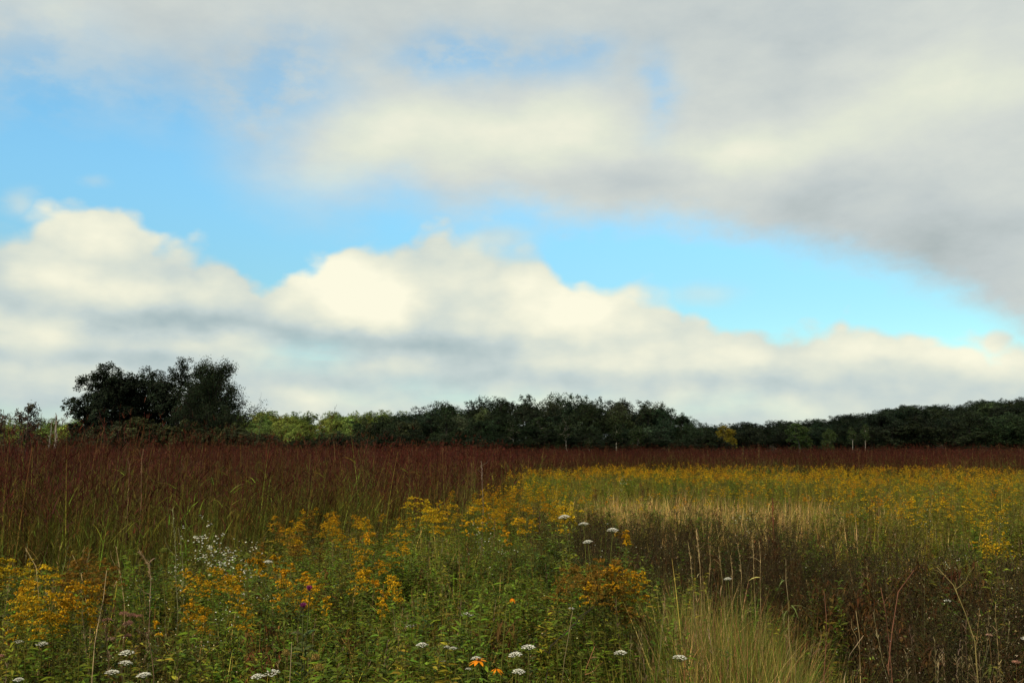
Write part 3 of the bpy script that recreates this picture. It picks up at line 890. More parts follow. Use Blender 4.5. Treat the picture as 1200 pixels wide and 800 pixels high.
fineP = [bluestem(100 + i, 15) for i in range(9)]
farP = [bluestem(130 + i, 16, False) for i in range(6)]
mb = MB()
for y0, y1, dens, P in ((7.5, 13, 6.2, fineP), (13, 24, 5.6, fineP), (22, 62, 3.6, farP), (62, 150, 0.8, farP)):
    n = int(area(y0, y1) * dens)
    x, y = field(n, y0, y1, RNG)
    ok = in_tall(x, y)
    # a few outposts in front of the edge
    ok |= (RNG.random(n) < 0.035) & (y > tall_edge(x, y) * 0.86) & (x < 0)
    x, y = x[ok], y[ok]
    n = len(x)
    pos = np.stack([x, y, gz(x, y)], 1)
    sc = RNG.uniform(0.84, 1.04, n) * (1 + 0.05 * patchy(x, y, 2.5) + 0.06 * patchy(x, y, 0.7, 8))
    edge = np.clip((y - tall_edge(x, y)) / 2.5, 0, 1)
    sc *= 1 + 0.06 * (y < 22) * (1 + 1.1 * RNG.normal(size=n))
    sc *= 0.86 + 0.14 * edge
    tn = np.minimum(cols((1, 1, 1), n, 0.42, 0.1), 2.0)
    tn *= np.exp(0.22 * patchy(x, y, 0.8, 16))[:, None]
    greener = patchy(x, y, 1.1, 8) > 0.5
    tn[greener] *= np.array([1.0, 1.25, 1.0])
    tanner = (patchy(x, y, 1.7, 16) > 0.85) | (RNG.random(n) < 0.035)
    tn[tanner] *= np.array([1.25, 1.9, 1.7])
    lean = np.stack([0.10 * patchy(x, y, 1.4) + RNG.normal(0, 0.035, n), 0.08 * patchy(x, y, 1.2, 8) + RNG.normal(0, 0.035, n)], 1)
    scatter(mb, P, pos, RNG.uniform(0, 6.28, n), sc, tn, lean=lean)
o = mb.build('tall_grass', M_GRASS); tag(o, kind='stuff')
del mb

# ------------------------------------------------------------------ meadow grass
mb = MB()
for y0, y1, dens, segs, wd in ((2.4, 5.5, 5200, 4, 0.0046), (5.5, 9.5, 3000, 4, 0.0056), (9.5, 18, 800, 3, 0.009), (18, 36, 150, 2, 0.016), (36, 54, 70, 2, 0.024)):
    per = 20
    n = int(area(y0, y1, 0.8) * dens / per)
    xt, yt = field(n, y0, y1, RNG, 0.8)              # the tufts ...
    R_ = RNG.uniform(0.02, 0.09, n) * (1 + 0.05 * yt)
    idx = np.repeat(np.arange(n), per); n = len(idx)
    a = RNG.uniform(0, 6.283, n); rr = np.sqrt(RNG.uniform(0, 1, n))
    x = xt[idx] + np.cos(a) * rr * R_[idx]; y = yt[idx] + np.sin(a) * rr * R_[idx]     # ... and their blades
    t_lean = RNG.uniform(0.15, 0.75, len(xt))[idx]; t_len = np.exp(RNG.normal(0, 0.22, len(xt)))[idx]; t_r = RNG.random(len(xt))[idx]; t_tone = (np.exp(RNG.normal(0, 0.32, len(xt))) * 1.1)[idx]
    bw, cw, sw, fw, lw = brush_w(x, y), clump_w(x, y), straw_w(x, y), fern_w(x, y), leafy_w(x, y)
    keep = RNG.random(n) < np.clip(0.75 + 0.25 * patchy(x, y, 0.35) + 0.0 * cw + 0.4 * sw - 0.72 * bw - 0.35 * fw - 0.7 * trough_w(x, y), 0.03, 1)
    keep &= ~(in_tall(x, y) & (RNG.random(n) < 0.75))
    keep &= y < tall_edge(x, y) + 2
    x, y, bw, cw, sw, fw, lw, a, rr, t_lean, t_len, t_r, t_tone = (v[keep] for v in (x, y, bw, cw, sw, fw, lw, a, rr, t_lean, t_len, t_r, t_tone)); n = len(x)
    r = 0.55 * t_r + 0.45 * RNG.random(n) + 0.16 * patchy(x, y, 0.7, 8)
    col = cols(GREEN, n, 0.3, 0.12)
    def where(mask, c, v=0.3): col[mask] = cols(c, int(mask.sum()), v, 0.1)
    where(r > 0.42 - 0.25 * np.clip((column(x, y) - 840) / 120, 0, 1), OLIVE)
    where(r > 0.70 - 0.45 * sw, TAN, 0.4)
    where(r > 0.90 - 0.05 * cw + 0.1 * sw, BROWN * 1.4, 0.4)
    where((RNG.random(n) < bw * 0.8), BROWN, 0.4)
    where((RNG.random(n) < fw * 0.8), BLUEGREEN)
    tipc = col * (1 + 0.5 * RNG.random((n, 1))) + np.array([0.02, 0.008, 0]) * RNG.random((n, 1))
    tl = RNG.random(n) < 0.28
    tipc[tl] = cols(TAN, int(tl.sum()), 0.4, 0.1)
    L = RNG.uniform(0.28, 0.74, n) * (1 + 0.18 * patchy(x, y, 0.6)) - 0.22 * bw * RNG.random(n)
    L = L * t_len * np.where(y < 4.2, 0.8, 1.0)
    dry = (col[:, 0] > 0.22)
    curl = RNG.uniform(0.25, 1.1, n) * (0.45 + t_lean) * np.where(dry, 1.9, 1.0)
    L = np.where(dry, L * 0.85, L)
    col = col * t_tone[:, None]; tipc = tipc * t_tone[:, None]
    lean = np.abs(rr * t_lean + RNG.normal(0.0, 0.3, n)) * (1 - 0.35 * cw)
    d = np.stack([lean * np.cos(a) + 0.10 * patchy(x, y, 0.5) - 0.10 * cw, lean * np.sin(a), np.ones(n)], 1)
    pos = np.stack([x, y, gz(x, y) - 0.02], 1)
    strips(mb, pos, d, L, wd * RNG.uniform(0.5, 1.35, n), curl, col, tipc, segs, twist=0.9)
# the fine pale grass on its hummock
n = 46000
y = RNG.normal(6.0, 1.2, n); x = RNG.normal(1.20, 0.52, n) + 0.13 * (y - 5.5)
ok = (clump_w(x, y) + 0.22 * patchy(x, y, 0.22) > 0.12 + 0.3 * RNG.random(n)) & (y > 3.4)
x, y = x[ok], y[ok]; n = len(x); cw = clump_w(x, y)
r = RNG.random(n) + 0.2 * patchy(x, y, 0.25)
col = cols((0.070, 0.105, 0.020), n, 0.35, 0.1)
for m_, c_ in ((r > 0.50, (0.120, 0.115, 0.030)), (r > 0.76, (0.25, 0.18, 0.085)), (r > 0.93, (0.20, 0.10, 0.06))): col[m_] = cols(c_, int(m_.sum()), 0.35, 0.1)
lx = RNG.normal(0, 0.28, n) + 0.28 * (x - 1.2 - 0.13 * (y - 5.5)); ly = RNG.normal(-0.06, 0.28, n)
strips(mb, np.stack([x, y, gz(x, y) - 0.02], 1), np.stack([lx, ly, np.ones(n)], 1), RNG.uniform(0.40, 0.92, n) * (0.72 + 0.3 * cw) * (1 + 0.16 * patchy(x, y, 0.3, 8)), RNG.uniform(0.0020, 0.0038, n), RNG.uniform(0.05, 1.0, n), col, col * RNG.uniform(1.0, 1.6, (n, 1)), 4, twist=0.9)
# the straw-coloured swath beyond the brush
n = 120000
x, y = field(n, 13, 27, RNG)
ok = (RNG.random(n) < 1.2 * straw_w(x, y)) & ~in_tall(x, y)
x, y = x[ok], y[ok]; n = len(x)
col = cols((0.37, 0.255, 0.12), n, 0.4, 0.1); gr = RNG.random(n) < 0.25
col[gr] = cols((0.16, 0.14, 0.035), int(gr.sum()), 0.3, 0.1)
strips(mb, np.stack([x, y, gz(x, y) - 0.02], 1), np.stack([RNG.normal(0.1, 0.3, n), RNG.normal(0, 0.3, n), np.ones(n)], 1), RNG.uniform(0.45, 0.9, n), RNG.uniform(0.008, 0.014, n), RNG.uniform(0, 0.6, n), col, col * 1.15, 3, twist=0.9)
o = mb.build('meadow_grass', M_GRASS); tag(o, kind='stuff')
del mb


# ------------------------------------------------------------------ leafy plants of the meadow
def stem_path(rg, H, lean=0.12, k=6):
    t = np.linspace(0, 1, k)
    a = rg.uniform(0, 6.283); e = rg.uniform(0, lean)
    p = np.zeros((k, 3)); p[:, 2] = t * H
    p[:, 0] = np.cos(a) * e * H * t ** 1.6; p[:, 1] = np.sin(a) * e * H * t ** 1.6
    p[1:-1, :2] += rg.normal(0, 0.006, (k - 2, 2))
    return p


def along(p, z):
    k = len(p); f = np.clip(z * (k - 1), 0, k - 1.001); i = f.astype(int); u = (f - i)[:, None]
    return p[i] * (1 - u) + p[i + 1] * u


def forb(seed, H, stems, nleaf, ll, lw, col, scol=(0.09, 0.08, 0.03), R=0.05, z0=0.1, fine=2, up=0.5, droop=0.4, whites=0, wsize=0.012, wcol=(0.62, 0.62, 0.56), branch=0):
    """a leafy plant: stems, lance-shaped leaves and, on some, small pale flowers"""
    rg = np.random.default_rng(seed)
    b = MB()
    for s in range(stems):
        h = H * rg.uniform(0.75, 1.0)
        p = stem_path(rg, h, 0.22)
        p[:, :2] += rg.normal(0, R, 2)
        paths = [p]
        for j in range(branch):
            z = rg.uniform(0.45, 0.9); q0 = along(p, np.array([z]))[0]
            a = rg.uniform(0, 6.283); L = h * rg.uniform(0.15, 0.32)
            t = np.linspace(0, 1, 6)[:, None]
            paths.append(q0 + t * L * np.array([0.6 * np.cos(a), 0.6 * np.sin(a), 0.75]) + np.array([0, 0, -0.1 * L]) * t ** 2)
        tubes(b, np.array(paths), np.linspace(0.0032, 0.0012, 6)[None], scol, np.array(scol) * 1.1, 3)
        for ip, pp in enumerate(paths):
            m = nleaf if ip == 0 else max(nleaf // 4, 3)
            z = rg.uniform(z0 if ip == 0 else 0.1, 1.0, m)
            base = along(pp, z)
            a = np.arange(m) * 2.4 + rg.uniform(0, 0.6, m)
            d = np.stack([np.cos(a), np.sin(a), up * rg.uniform(0.3, 1.6, m)], 1)
            c = cols(col, m, 0.28, 0.1, rg)
            strips(b, base, d, ll * rg.uniform(0.6, 1.15, m) * (1.1 - 0.55 * z), lw * rg.uniform(0.7, 1.2, m) * (1.1 - 0.4 * z), droop * rg.uniform(0.4, 1.4, m), c, c * 1.15, fine, lens=True, twist=0.7, rng=rg)
            if whites:
                mw = max(whites // len(paths), 1)
                wp = along(pp, rg.uniform(0.45, 1.0, mw)) + rg.normal(0, 0.014, (mw, 3))
                flecks(b, wp, wsize * rg.uniform(0.7, 1.2, mw), cols(wcol, mw, 0.2, 0.04, rg), np.broadcast_to(UPV, (mw, 3)), 1.2, 1.0, rg)
    return b.arrays()


F_GREEN = [forb(200 + i, 0.85, 4, 46, 0.10, 0.019, (0.078, 0.125, 0.018), fine=3) for i in range(4)]
F_YEL = [forb(210 + i, 0.8, 4, 42, 0.09, 0.016, (0.135, 0.135, 0.022), fine=3) for i in range(3)]
F_LOW = [forb(220 + i, 0.52, 7, 26, 0.075, 0.034, (0.070, 0.135, 0.020), R=0.12, fine=2, up=0.3) for i in range(4)]
F_ASTER = [forb(230 + i, 0.75, 3, 34, 0.05, 0.010, (0.080, 0.110, 0.032), branch=5, whites=16, wsize=0.008) for i in range(3)]
F_DEAD = [forb(240 + i, 0.75, 3, 34, 0.07, 0.015, (0.080, 0.047, 0.021), scol=(0.12, 0.065, 0.035), droop=1.2, up=0.1, branch=3) for i in range(3)]
F_FERN = [forb(250 + i, 0.75, 5, 120, 0.035, 0.0045, (0.055, 0.150, 0.062), R=0.10, fine=1, up=0.7, droop=0.1, branch=6) for i in range(2)]
ALLF = F_GREEN + F_YEL + F_LOW + F_ASTER + F_DEAD + F_FERN
i0 = np.cumsum([0, 4, 3, 4, 3, 3, 2])
mb = MB()
for y0, y1, dens in ((2.6, 5.5, 58), (5.5, 9.5, 54), (9.5, 18, 30), (18, 40, 7), (40, 54, 4)):
    n = int(area(y0, y1, 0.8) * dens)
    x, y = field(n, y0, y1, RNG, 0.8)
    ok = ~in_tall(x, y) & (RNG.random(n) > 0.75 * clump_w(x, y)) & (RNG.random(n) > 0.7 * straw_w(x, y))
    mound = patchy(x, y, 0.28) * 0.6 + patchy(x, y, 0.5, 8) * 0.6
    ok &= RNG.random(n) < np.clip(0.62 + 0.55 * mound, 0.08, 1)
    hole = G(x, y, 2.35, 7.2, 0.45, 0.8)
    ok &= RNG.random(n) > 0.4 * brush_w(x, y)
    ok &= RNG.random(n) > np.maximum(0.9 * hole, 0.93 * trough_w(x, y))
    x, y, mound = x[ok], y[ok], mound[ok]; n = len(x)
    bw, fw, lw = brush_w(x, y), fern_w(x, y), leafy_w(x, y)
    farr = np.clip((y - 10) / 10, 0, 1)
    pa = patchy(x, y, 0.8); pb_ = patchy(x, y, 1.3, 8)
    P = np.stack([0.9 + 0.9 * lw + 0.3 * pa, 0.55 + 0.9 * farr + 0.35 * pb_ + 1.6 * np.clip((column(x, y) - 840) / 120, 0, 1) * np.clip((y - 9) / 4, 0, 1), (1.1 + 0.5 * lw - 0.4 * pa) * (1 - farr), 0.32 + 0.25 * pb_, 0.16 + 1.1 * bw + 0.08 * pa, 0.02 + 14 * fw], 1)
    P[:, :3] *= (1 - 0.68 * bw)[:, None]
    P = np.clip(P, 0.01, None); P /= P.sum(1, keepdims=True)
    kind = (RNG.random((n, 1)) > np.cumsum(P, 1)).sum(1).clip(0, 5)
    which = (i0[kind] + (RNG.random(n) * (i0[kind + 1] - i0[kind])).astype(int))
    pos = np.stack([x, y, gz(x, y) - 0.02], 1)
    sc = RNG.uniform(0.62, 1.0, n) * np.where(y > 18, 1.15, 1.0) * np.clip(1 + 0.22 * mound, 0.6, 1.3)
    scatter(mb, ALLF, pos, RNG.uniform(0, 6.28, n), sc, cols((1, 1, 1), n, 0.3, 0.1) * (np.exp(0.18 * patchy(x, y, 0.4, 16)) * (1 + 0.3 * np.clip((y - 16) / 6, 0, 1)) * (1 - 0.42 * bw))[:, None], which=which)
# low soft bushes of fresh green between the taller plants
MO = [forb(260 + i, 0.62, 9, 34, 0.06, 0.017, c_, R=0.15, fine=2, up=0.6, branch=4) for i, c_ in enumerate(((0.085, 0.145, 0.022), (0.075, 0.130, 0.026), (0.115, 0.150, 0.022), (0.060, 0.135, 0.040)))]
for y0, y1, dens in ((2.8, 9.5, 7), (9.5, 20, 3)):
    n = int(area(y0, y1, 0.8) * dens)
    x, y = field(n, y0, y1, RNG, 0.8)
    ok = (RNG.random(n) < 0.30 + 0.25 * patchy(x, y, 0.5, 16) + 0.8 * leafy_w(x, y) + fern_w(x, y) - 0.45 * brush_w(x, y)) & (clump_w(x, y) < 0.3) & (brush_w(x, y) < 0.8) & (trough_w(x, y) < 0.4) & ~in_tall(x, y)
    x, y = x[ok], y[ok]; n = len(x)
    which = np.where(RNG.random(n) < fern_w(x, y), 3, RNG.integers(0, 3, n))
    scatter(mb, MO, np.stack([x, y, gz(x, y) - 0.02], 1), RNG.uniform(0, 6.28, n), RNG.uniform(0.7, 1.25, n), cols((1, 1, 1), n, 0.22, 0.08), which=which)
o = mb.build('meadow_weeds', M_LEAF); tag(o, kind='stuff')
del mb


# ------------------------------------------------------------------ dead brown brush
def brush(seed, H=0.85, stems=9):
    rg = np.random.default_rng(seed)
    b = MB(); n = stems
    base = np.stack([rg.normal(0, 0.12, n), rg.normal(0, 0.12, n), np.zeros(n)], 1)
    a = rg.uniform(0, 6.283, n); h = H * rg.uniform(0.55, 1.05, n)
    en = base + np.stack([np.cos(a) * 0.25 * h, np.sin(a) * 0.25 * h, h], 1)
    sp = limb_paths(rg, base, en, 6, 0.05)
    sc = cols((0.076, 0.056, 0.026), n, 0.5, 0.1, rg)
    tubes(b, sp, np.linspace(0.0034, 0.0012, 6)[None], sc, sc * 0.9, 3)
    m = n * 9
    i = rg.integers(0, n, m); j = rg.integers(2, 6, m)
    s2 = sp[i, j]; d = nrm(rand_dirs(m, rg) + np.array([0, 0, 0.7]))
    tw = limb_paths(rg, s2, s2 + d * rg.uniform(0.06, 0.2, m)[:, None], 4, 0.08)
    tubes(b, tw, np.array([[0.0016, 0.0013, 0.001, 0.0007]]), sc[i], sc[i], 3)
    q = m * 5
    i = rg.integers(0, m, q); j = rg.integers(0, 4, q)
    flecks(b, tw[i, j] + rg.normal(0, 0.012, (q, 3)), rg.uniform(0.010, 0.024, q), cols((0.044, 0.036, 0.015), q, 0.55, 0.15, rg), None, 0, 0.5, rg)
    q = 14
    i = rg.integers(0, m, q)
    flecks(b, tw[i, 3], rg.uniform(0.006, 0.011, q), cols((0.42, 0.36, 0.26), q, 0.3, 0.06, rg), None, 0, 0.9, rg)
    return b.arrays()


BR = [brush(300 + i) for i in range(5)]
mb = MB()
for y0, y1, dens in ((3.2, 9, 24), (9, 18, 17)):
    n = int(area(y0, y1, 0.8) * dens)
    x, y = field(n, y0, y1, RNG, 0.8)
    ok = (RNG.random(n) < brush_w(x, y) * 1.0 + 0.015) & ~in_tall(x, y) & (clump_w(x, y) < 0.35) & (trough_w(x, y) < 0.25 + 0.6 * RNG.random(n))
    x, y = x[ok], y[ok]; n = len(x)
    scatter(mb, BR, np.stack([x, y, gz(x, y) - 0.02], 1), RNG.uniform(0, 6.28, n), RNG.uniform(0.6, 1.05, n), cols((1, 1, 1), n, 0.25, 0.1))
o = mb.build('dead_undergrowth', M_DRY); tag(o, kind='stuff')
del mb


# ------------------------------------------------------------------ dry grass stems with seed heads, scattered
def seed_stem(seed, H=0.95, n=5, c=(0.27, 0.19, 0.095)):
    rg = np.random.default_rng(seed)
    b = MB()
    base = np.stack([rg.normal(0, 0.05, n), rg.normal(0, 0.05, n), np.zeros(n)], 1)
    a = rg.uniform(0, 6.283, n); h = H * rg.uniform(0.7, 1.05, n)
    e = rg.uniform(0.02, 0.28, n)
    en = base + np.stack([np.cos(a) * e * h, np.sin(a) * e * h, h], 1)
    sp = limb_paths(rg, base, en, 6, 0.025)
    cc = cols(c, n, 0.35, 0.1, rg)
    tubes(b, sp, np.linspace(0.0017, 0.0008, 6)[None], cc, cc, 3)
    m = n * 14
    i = np.arange(m) % n
    z = rg.uniform(0, 1, m)
    p = sp[i, 5] - (sp[i, 5] - sp[i, 4]) * z[:, None] * 0.8
    d = nrm(nrm(sp[i, 5] - sp[i, 4]) + 0.45 * rand_dirs(m, rg))
    strips(b, p, d, rg.uniform(0.02, 0.045, m), 0.004, 0.3, cc[i] * 0.9, cc[i] * 1.2, 1, rng=rg, twist=1.5, tip=0.4)
    m = n * 2
    i = np.arange(m) % n
    a = rg.uniform(0, 6.283, m)
    strips(b, sp[i, rg.integers(1, 4, m)], np.stack([np.cos(a), np.sin(a), rg.uniform(0.6, 1.6, m)], 1), rg.uniform(0.15, 0.35, m), 0.005, rg.uniform(0.4, 1.0, m), cc[i], cc[i], 3, rng=rg, twist=0.8)
    return b.arrays()


SS = [seed_stem(330 + i) for i in range(6)]
mb = MB()
for y0, y1, dens in ((3.0, 9, 7.0), (9, 18, 4.0), (18, 38, 1.6)):
    n = int(area(y0, y1, 0.8) * dens)
    x, y = field(n, y0, y1, RNG, 0.8)
    ok = (RNG.random(n) < 0.35 + 0.3 * patchy(x, y, 0.9, 16) + 0.3 * clump_w(x, y) + 0.9 * straw_w(x, y) - 0.3 * fern_w(x, y)) & ~in_tall(x, y)
    x, y = x[ok], y[ok]; n = len(x)
    scatter(mb, SS, np.stack([x, y, gz(x, y) - 0.02], 1), RNG.uniform(0, 6.28, n), RNG.uniform(0.6, 1.0, n), cols((1, 1, 1), n, 0.3, 0.08))
o = mb.build('dry_grass', M_DRY); tag(o, kind='stuff')
del mb

# ------------------------------------------------------------------ goldenrod
def plume(rg, H, size, nb, per, yellow, fl=0.009, lopsided=0.6):
    """arching sprays of tiny yellow florets at the top of a stem; returns branch paths, floret spots"""
    a0 = rg.uniform(0, 6.283)
    a = a0 + rg.normal(0, 1.0 if lopsided else 2.0, nb) + np.where(rg.random(nb) < 0.3, 3.14, 0)
    z = np.sort(rg.uniform(0, 1, nb))
    L = size * (1.15 - 0.75 * z) * rg.uniform(0.7, 1.1, nb)
    st = np.stack([np.zeros(nb), np.zeros(nb), H - size * 1.25 * (1 - z)], 1)
    t = np.linspace(0, 1, 5)[None, :, None]
    out = np.stack([np.cos(a), np.sin(a), np.zeros(nb)], 1)[:, None]
    p = st[:, None] + out * L[:, None, None] * t * 0.85
    p[..., 2] += (L[:, None, None] * (0.75 * t - 0.62 * t ** 2))[..., 0]
    m = nb * per
    i = np.arange(m) % nb
    f = rg.uniform(0.12, 1.0, m) * 3.999
    j = f.astype(int); u = (f - j)[:, None]
    pos = p[i, j] * (1 - u) + p[i, j + 1] * u
    pos = pos + rg.normal(0, 0.0028, (m, 3)) * (size / 0.10) + np.array([0, 0, 0.006])
    return p, pos


def goldenrod_parts(seed, H=1.0, size=0.105, nb=13, per=22, nleaf=56, fl=0.0105, col=(0.78, 0.40, 0.014), leaf=(0.078, 0.115, 0.018), fine=2, heads=1):
    rg = np.random.default_rng(seed)
    st, lf, plumes = MB(), MB(), []
    paths = []
    for h in range(heads):
        fw = MB(); plumes.append(fw)
        hh = H * (1.0 if h == 0 else rg.uniform(0.82, 0.97))
        off = rg.normal(0, 0.05, 2) if h else np.zeros(2)
        p = stem_path(rg, hh, 0.10); p[:, :2] += off
        paths.append(p)
        br, pos = plume(rg, 0.0, size * rg.uniform(0.8, 1.15), nb, per, col, fl)
        tip = p[-1]
        tubes(st, br + tip, np.linspace(0.0013, 0.0006, 5)[None], (0.10, 0.11, 0.025), (0.22, 0.16, 0.02), 3)
        c = cols(col, len(pos), 0.26, 0.07, rg)
        flecks(fw, pos + tip, fl * rg.uniform(0.7, 1.25, len(pos)), c, np.broadcast_to(UPV, (len(pos), 3)), 0.6, 0.8, rg)
        m = nleaf
        z = np.sort(rg.uniform(0.12, 0.97, m)); base = along(p, z)
        a = np.arange(m) * 2.4 + rg.uniform(0, 0.5, m)
        d = np.stack([np.cos(a), np.sin(a), rg.uniform(0.1, 0.9, m)], 1)
        dead = z < 0.35
        lc = cols(leaf, m, 0.25, 0.1, rg); lc[dead] = cols((0.09, 0.055, 0.022), int(dead.sum()), 0.3, 0.1, rg)
        strips(lf, base, d, 0.10 * (1.15 - 0.75 * z) * rg.uniform(0.7, 1.2, m), 0.017 * (1.15 - 0.5 * z), rg.uniform(0.2, 0.7, m) + dead * 0.5, lc, lc * 1.2, fine, lens=True, twist=0.6, rng=rg)
    tubes(st, np.array(paths), np.linspace(0.0034, 0.0014, 6)[None], (0.085, 0.072, 0.028), (0.10, 0.11, 0.03), 4)
    return st, lf, plumes


def goldenrod(seed, **k):
    st, lf, plumes = goldenrod_parts(seed, **k)
    root = st.build('goldenrod', M_LEAF)
    lf.build('leaves', M_LEAF, root)
    for fw in plumes: fw.build('flower_plume', M_PETAL, root)
    return root


GOLD = (0.47, 0.262, 0.009); YEL = (0.50, 0.32, 0.012); RUST = (0.20, 0.108, 0.016)
GP = {
    'gold': [goldenrod(400 + i, col=GOLD, heads=1 + i % 2) for i in range(4)],
    'yellow': [goldenrod(410 + i, col=YEL, leaf=(0.105, 0.125, 0.020), size=0.125, nb=16, per=20) for i in range(3)],
    'rust': [goldenrod(420 + i, col=RUST, size=0.11, nb=14, heads=2, leaf=(0.055, 0.062, 0.018)) for i in range(3)],
    'flat': [goldenrod(430 + i, col=GOLD, size=0.065, nb=8, per=26, leaf=(0.050, 0.082, 0.018), fl=0.011) for i in range(3)],
    'far': [goldenrod(440 + i, col=YEL, leaf=(0.115, 0.140, 0.020), size=0.10, nb=10, per=10, nleaf=40, fl=0.012, heads=2, fine=1, H=1.05) for i in range(4)],
}
used_gold = 0


def put_gold(px, py, kind, H, label, group):
    global used_gold
    pr = GP[kind][RNG.integers(0, len(GP[kind]))]
    p = at(px, py, H)
    o = copy_tree(pr)
    s = H / (1.05 if kind == 'far' else 1.0)
    o.location = tuple(p); o.rotation_euler = (0, 0, RNG.uniform(0, 6.28)); w_ = RNG.uniform(0.9, 1.12)
    o.scale = (s * w_, s * w_, s)
    v = RNG.uniform(0.8, 1.15)
    for ch in o.children:
        if ch.name.startswith('flower'): ch.color = (v, v * RNG.uniform(0.9, 1.08), v, 1)
    tag(o, label, 'flower', group)
    used_gold += 1
    return o


def gold_patch(n, px, py, sx, sy, kind, H, label, group, lo=0.82, hi=1.08):
    for _ in range(n):
        put_gold(px + RNG.normal(0, sx), py + RNG.normal(0, sy), kind, H * RNG.uniform(lo, hi), label, group)


gold_patch(9, 12, 678, 14, 13, 'yellow', 1.02, 'bright yellow goldenrod with pale green leaves in the clump at the left edge', 'bright yellow goldenrods at the left edge')
put_gold(17, 641, 'rust', 1.12, 'dull orange goldenrod plume standing above the yellow clump at the left edge', None)
gold_patch(12, 66, 690, 22, 14, 'gold', 0.98, 'orange-gold goldenrod in the band between the yellow clump and the straw stems', 'orange-gold goldenrods left of the straw stems')
gold_patch(9, 108, 664, 16, 12, 'rust', 1.02, 'rusty fading goldenrod before the tall red grass, among straw stems', 'rusty goldenrods among the straw stems')
put_gold(90, 716, 'gold', 0.9, 'single bright goldenrod tuft low in the green left of the pinkish spent flowerheads', None)
put_gold(182, 727, 'flat', 0.9, 'small orange goldenrod head right of the pinkish spent flowerheads', None)
gold_patch(8, 250, 669, 10, 5, 'gold', 0.98, 'orange goldenrod in the cluster just under the arching white asters', 'orange goldenrods under the arching asters')
gold_patch(7, 285, 655, 22, 5, 'flat', 1.0, 'small-headed goldenrod among white asters left of the purple thistle', 'small-headed goldenrods among the asters')
gold_patch(4, 228, 708, 8, 6, 'gold', 0.92, 'orange goldenrod in the low pair of tufts below the white asters', 'low goldenrods below the asters')
put_gold(287, 712, 'gold', 0.92, 'bright leaning goldenrod plume alone in dark green left of the thistle', None)
gold_patch(6, 322, 669, 12, 3, 'flat', 0.98, 'flat-topped orange goldenrod in the row left of the thistle', 'flat-topped goldenrods left of the thistle')
gold_patch(8, 352, 683, 14, 7, 'gold', 0.92, 'orange goldenrod crowding round the purple thistle', 'goldenrods round the thistle')
for px, py, lb in ((408, 659, 'narrow bright goldenrod tuft, first of the row right of the thistle'), (424, 653, 'tallest pointed goldenrod tuft right of the thistle'), (437, 657, 'orange goldenrod tuft leaning beside the tallest pointed one'), (440, 664, 'goldenrod tuft just under the leaning orange one'),
                   (432, 672, 'small bright yellow goldenrod head below the pointed tufts'), (462, 675, 'orange goldenrod tuft above the dry brown grass tuft'), (469, 682, 'low orange goldenrod tuft closest to the dry brown grass'), (466, 637, 'small orange goldenrod spray above the pointed tufts'), (424, 681, 'tiny yellow goldenrod head low among green leaves'), (450, 665, 'broad ochre goldenrod head between pointed tufts and dry brown grass')):
    put_gold(px, py, 'flat' if 'head' in lb else 'gold', 0.93, lb, None)
gold_patch(8, 497, 588, 10, 6, 'yellow', 1.15, 'tall bright goldenrod in the golden clump against the foot of the red grass', 'bright goldenrods against the red grass')
gold_patch(3, 516, 601, 4, 4, 'yellow', 1.1, 'yellow goldenrod just right of the tall golden clump', 'yellow goldenrods beside the golden clump')
gold_patch(26, 415, 607, 38, 11, 'gold', 1.02, 'ochre goldenrod scattered before the foot of the red grass left of the golden clump', 'ochre goldenrods before the red grass')
gold_patch(12, 345, 622, 22, 12, 'rust', 1.05, 'dull rusty goldenrod half lost in red stems at the grass edge', 'rusty goldenrods in the red grass edge')
gold_patch(34, 590, 588, 32, 10, 'gold', 1.05, 'golden goldenrod in the drift between the red grass and the brown brush', 'goldenrods of the middle drift')
gold_patch(16, 650, 568, 24, 6, 'far', 1.05, 'goldenrod far along the middle drift before the distant red band', 'far goldenrods of the middle drift')
for px, py in ((661, 584), (664, 592), (672, 593)):
    put_gold(px, py, 'yellow', 1.2, 'upright lemon yellow goldenrod spike beside the brown brush', 'lemon goldenrod spikes')
gold_patch(14, 690, 664, 20, 7, 'rust', 0.98, 'withered rust-brown goldenrod in the big dull orange mass right of centre', 'withered goldenrods of the dull orange mass')
gold_patch(4, 728, 667, 10, 3, 'gold', 0.95, 'ochre goldenrod at the right end of the withered rust-brown mass', 'ochre goldenrods ending the withered mass')
gold_patch(4, 727, 627, 6, 2, 'flat', 1.05, 'small bright goldenrod in the tuft above the withered mass', 'bright goldenrods above the withered mass')
gold_patch(3, 742, 698, 8, 4, 'rust', 0.85, 'low brownish goldenrod under the right end of the withered mass', 'low brownish goldenrods')
gold_patch(26, 975, 551, 34, 3, 'far', 1.1, 'bright goldenrod on the brightest golden line before the distant red band', 'goldenrods of the golden line')
gold_patch(18, 850, 570, 34, 3, 'far', 1.0, 'goldenrod in the low golden island within the straw-coloured grass', 'goldenrods of the golden island')
gold_patch(30, 1110, 575, 55, 10, 'far', 1.08, 'ochre goldenrod in the wide field at the right', 'goldenrods of the right field')
put_gold(1178, 627, 'yellow', 1.1, 'yellow flat-sprayed goldenrod alone above the dark brush at the right edge', None)
put_gold(1168, 630, 'yellow', 1.1, 'smaller yellow goldenrod just left of the lone flat-sprayed one', None)
for l in GP.values():
    for p_ in l: drop(p_)


# the rest of the goldenrod, beyond counting
def gold_far(seed, **k):
    st, lf, plumes = goldenrod_parts(seed, **k)
    m = MB()
    for b in (st, lf, *plumes):
        v, c, q, t = b.arrays(); m.put(v, c, quads=q)
    return m.arrays()


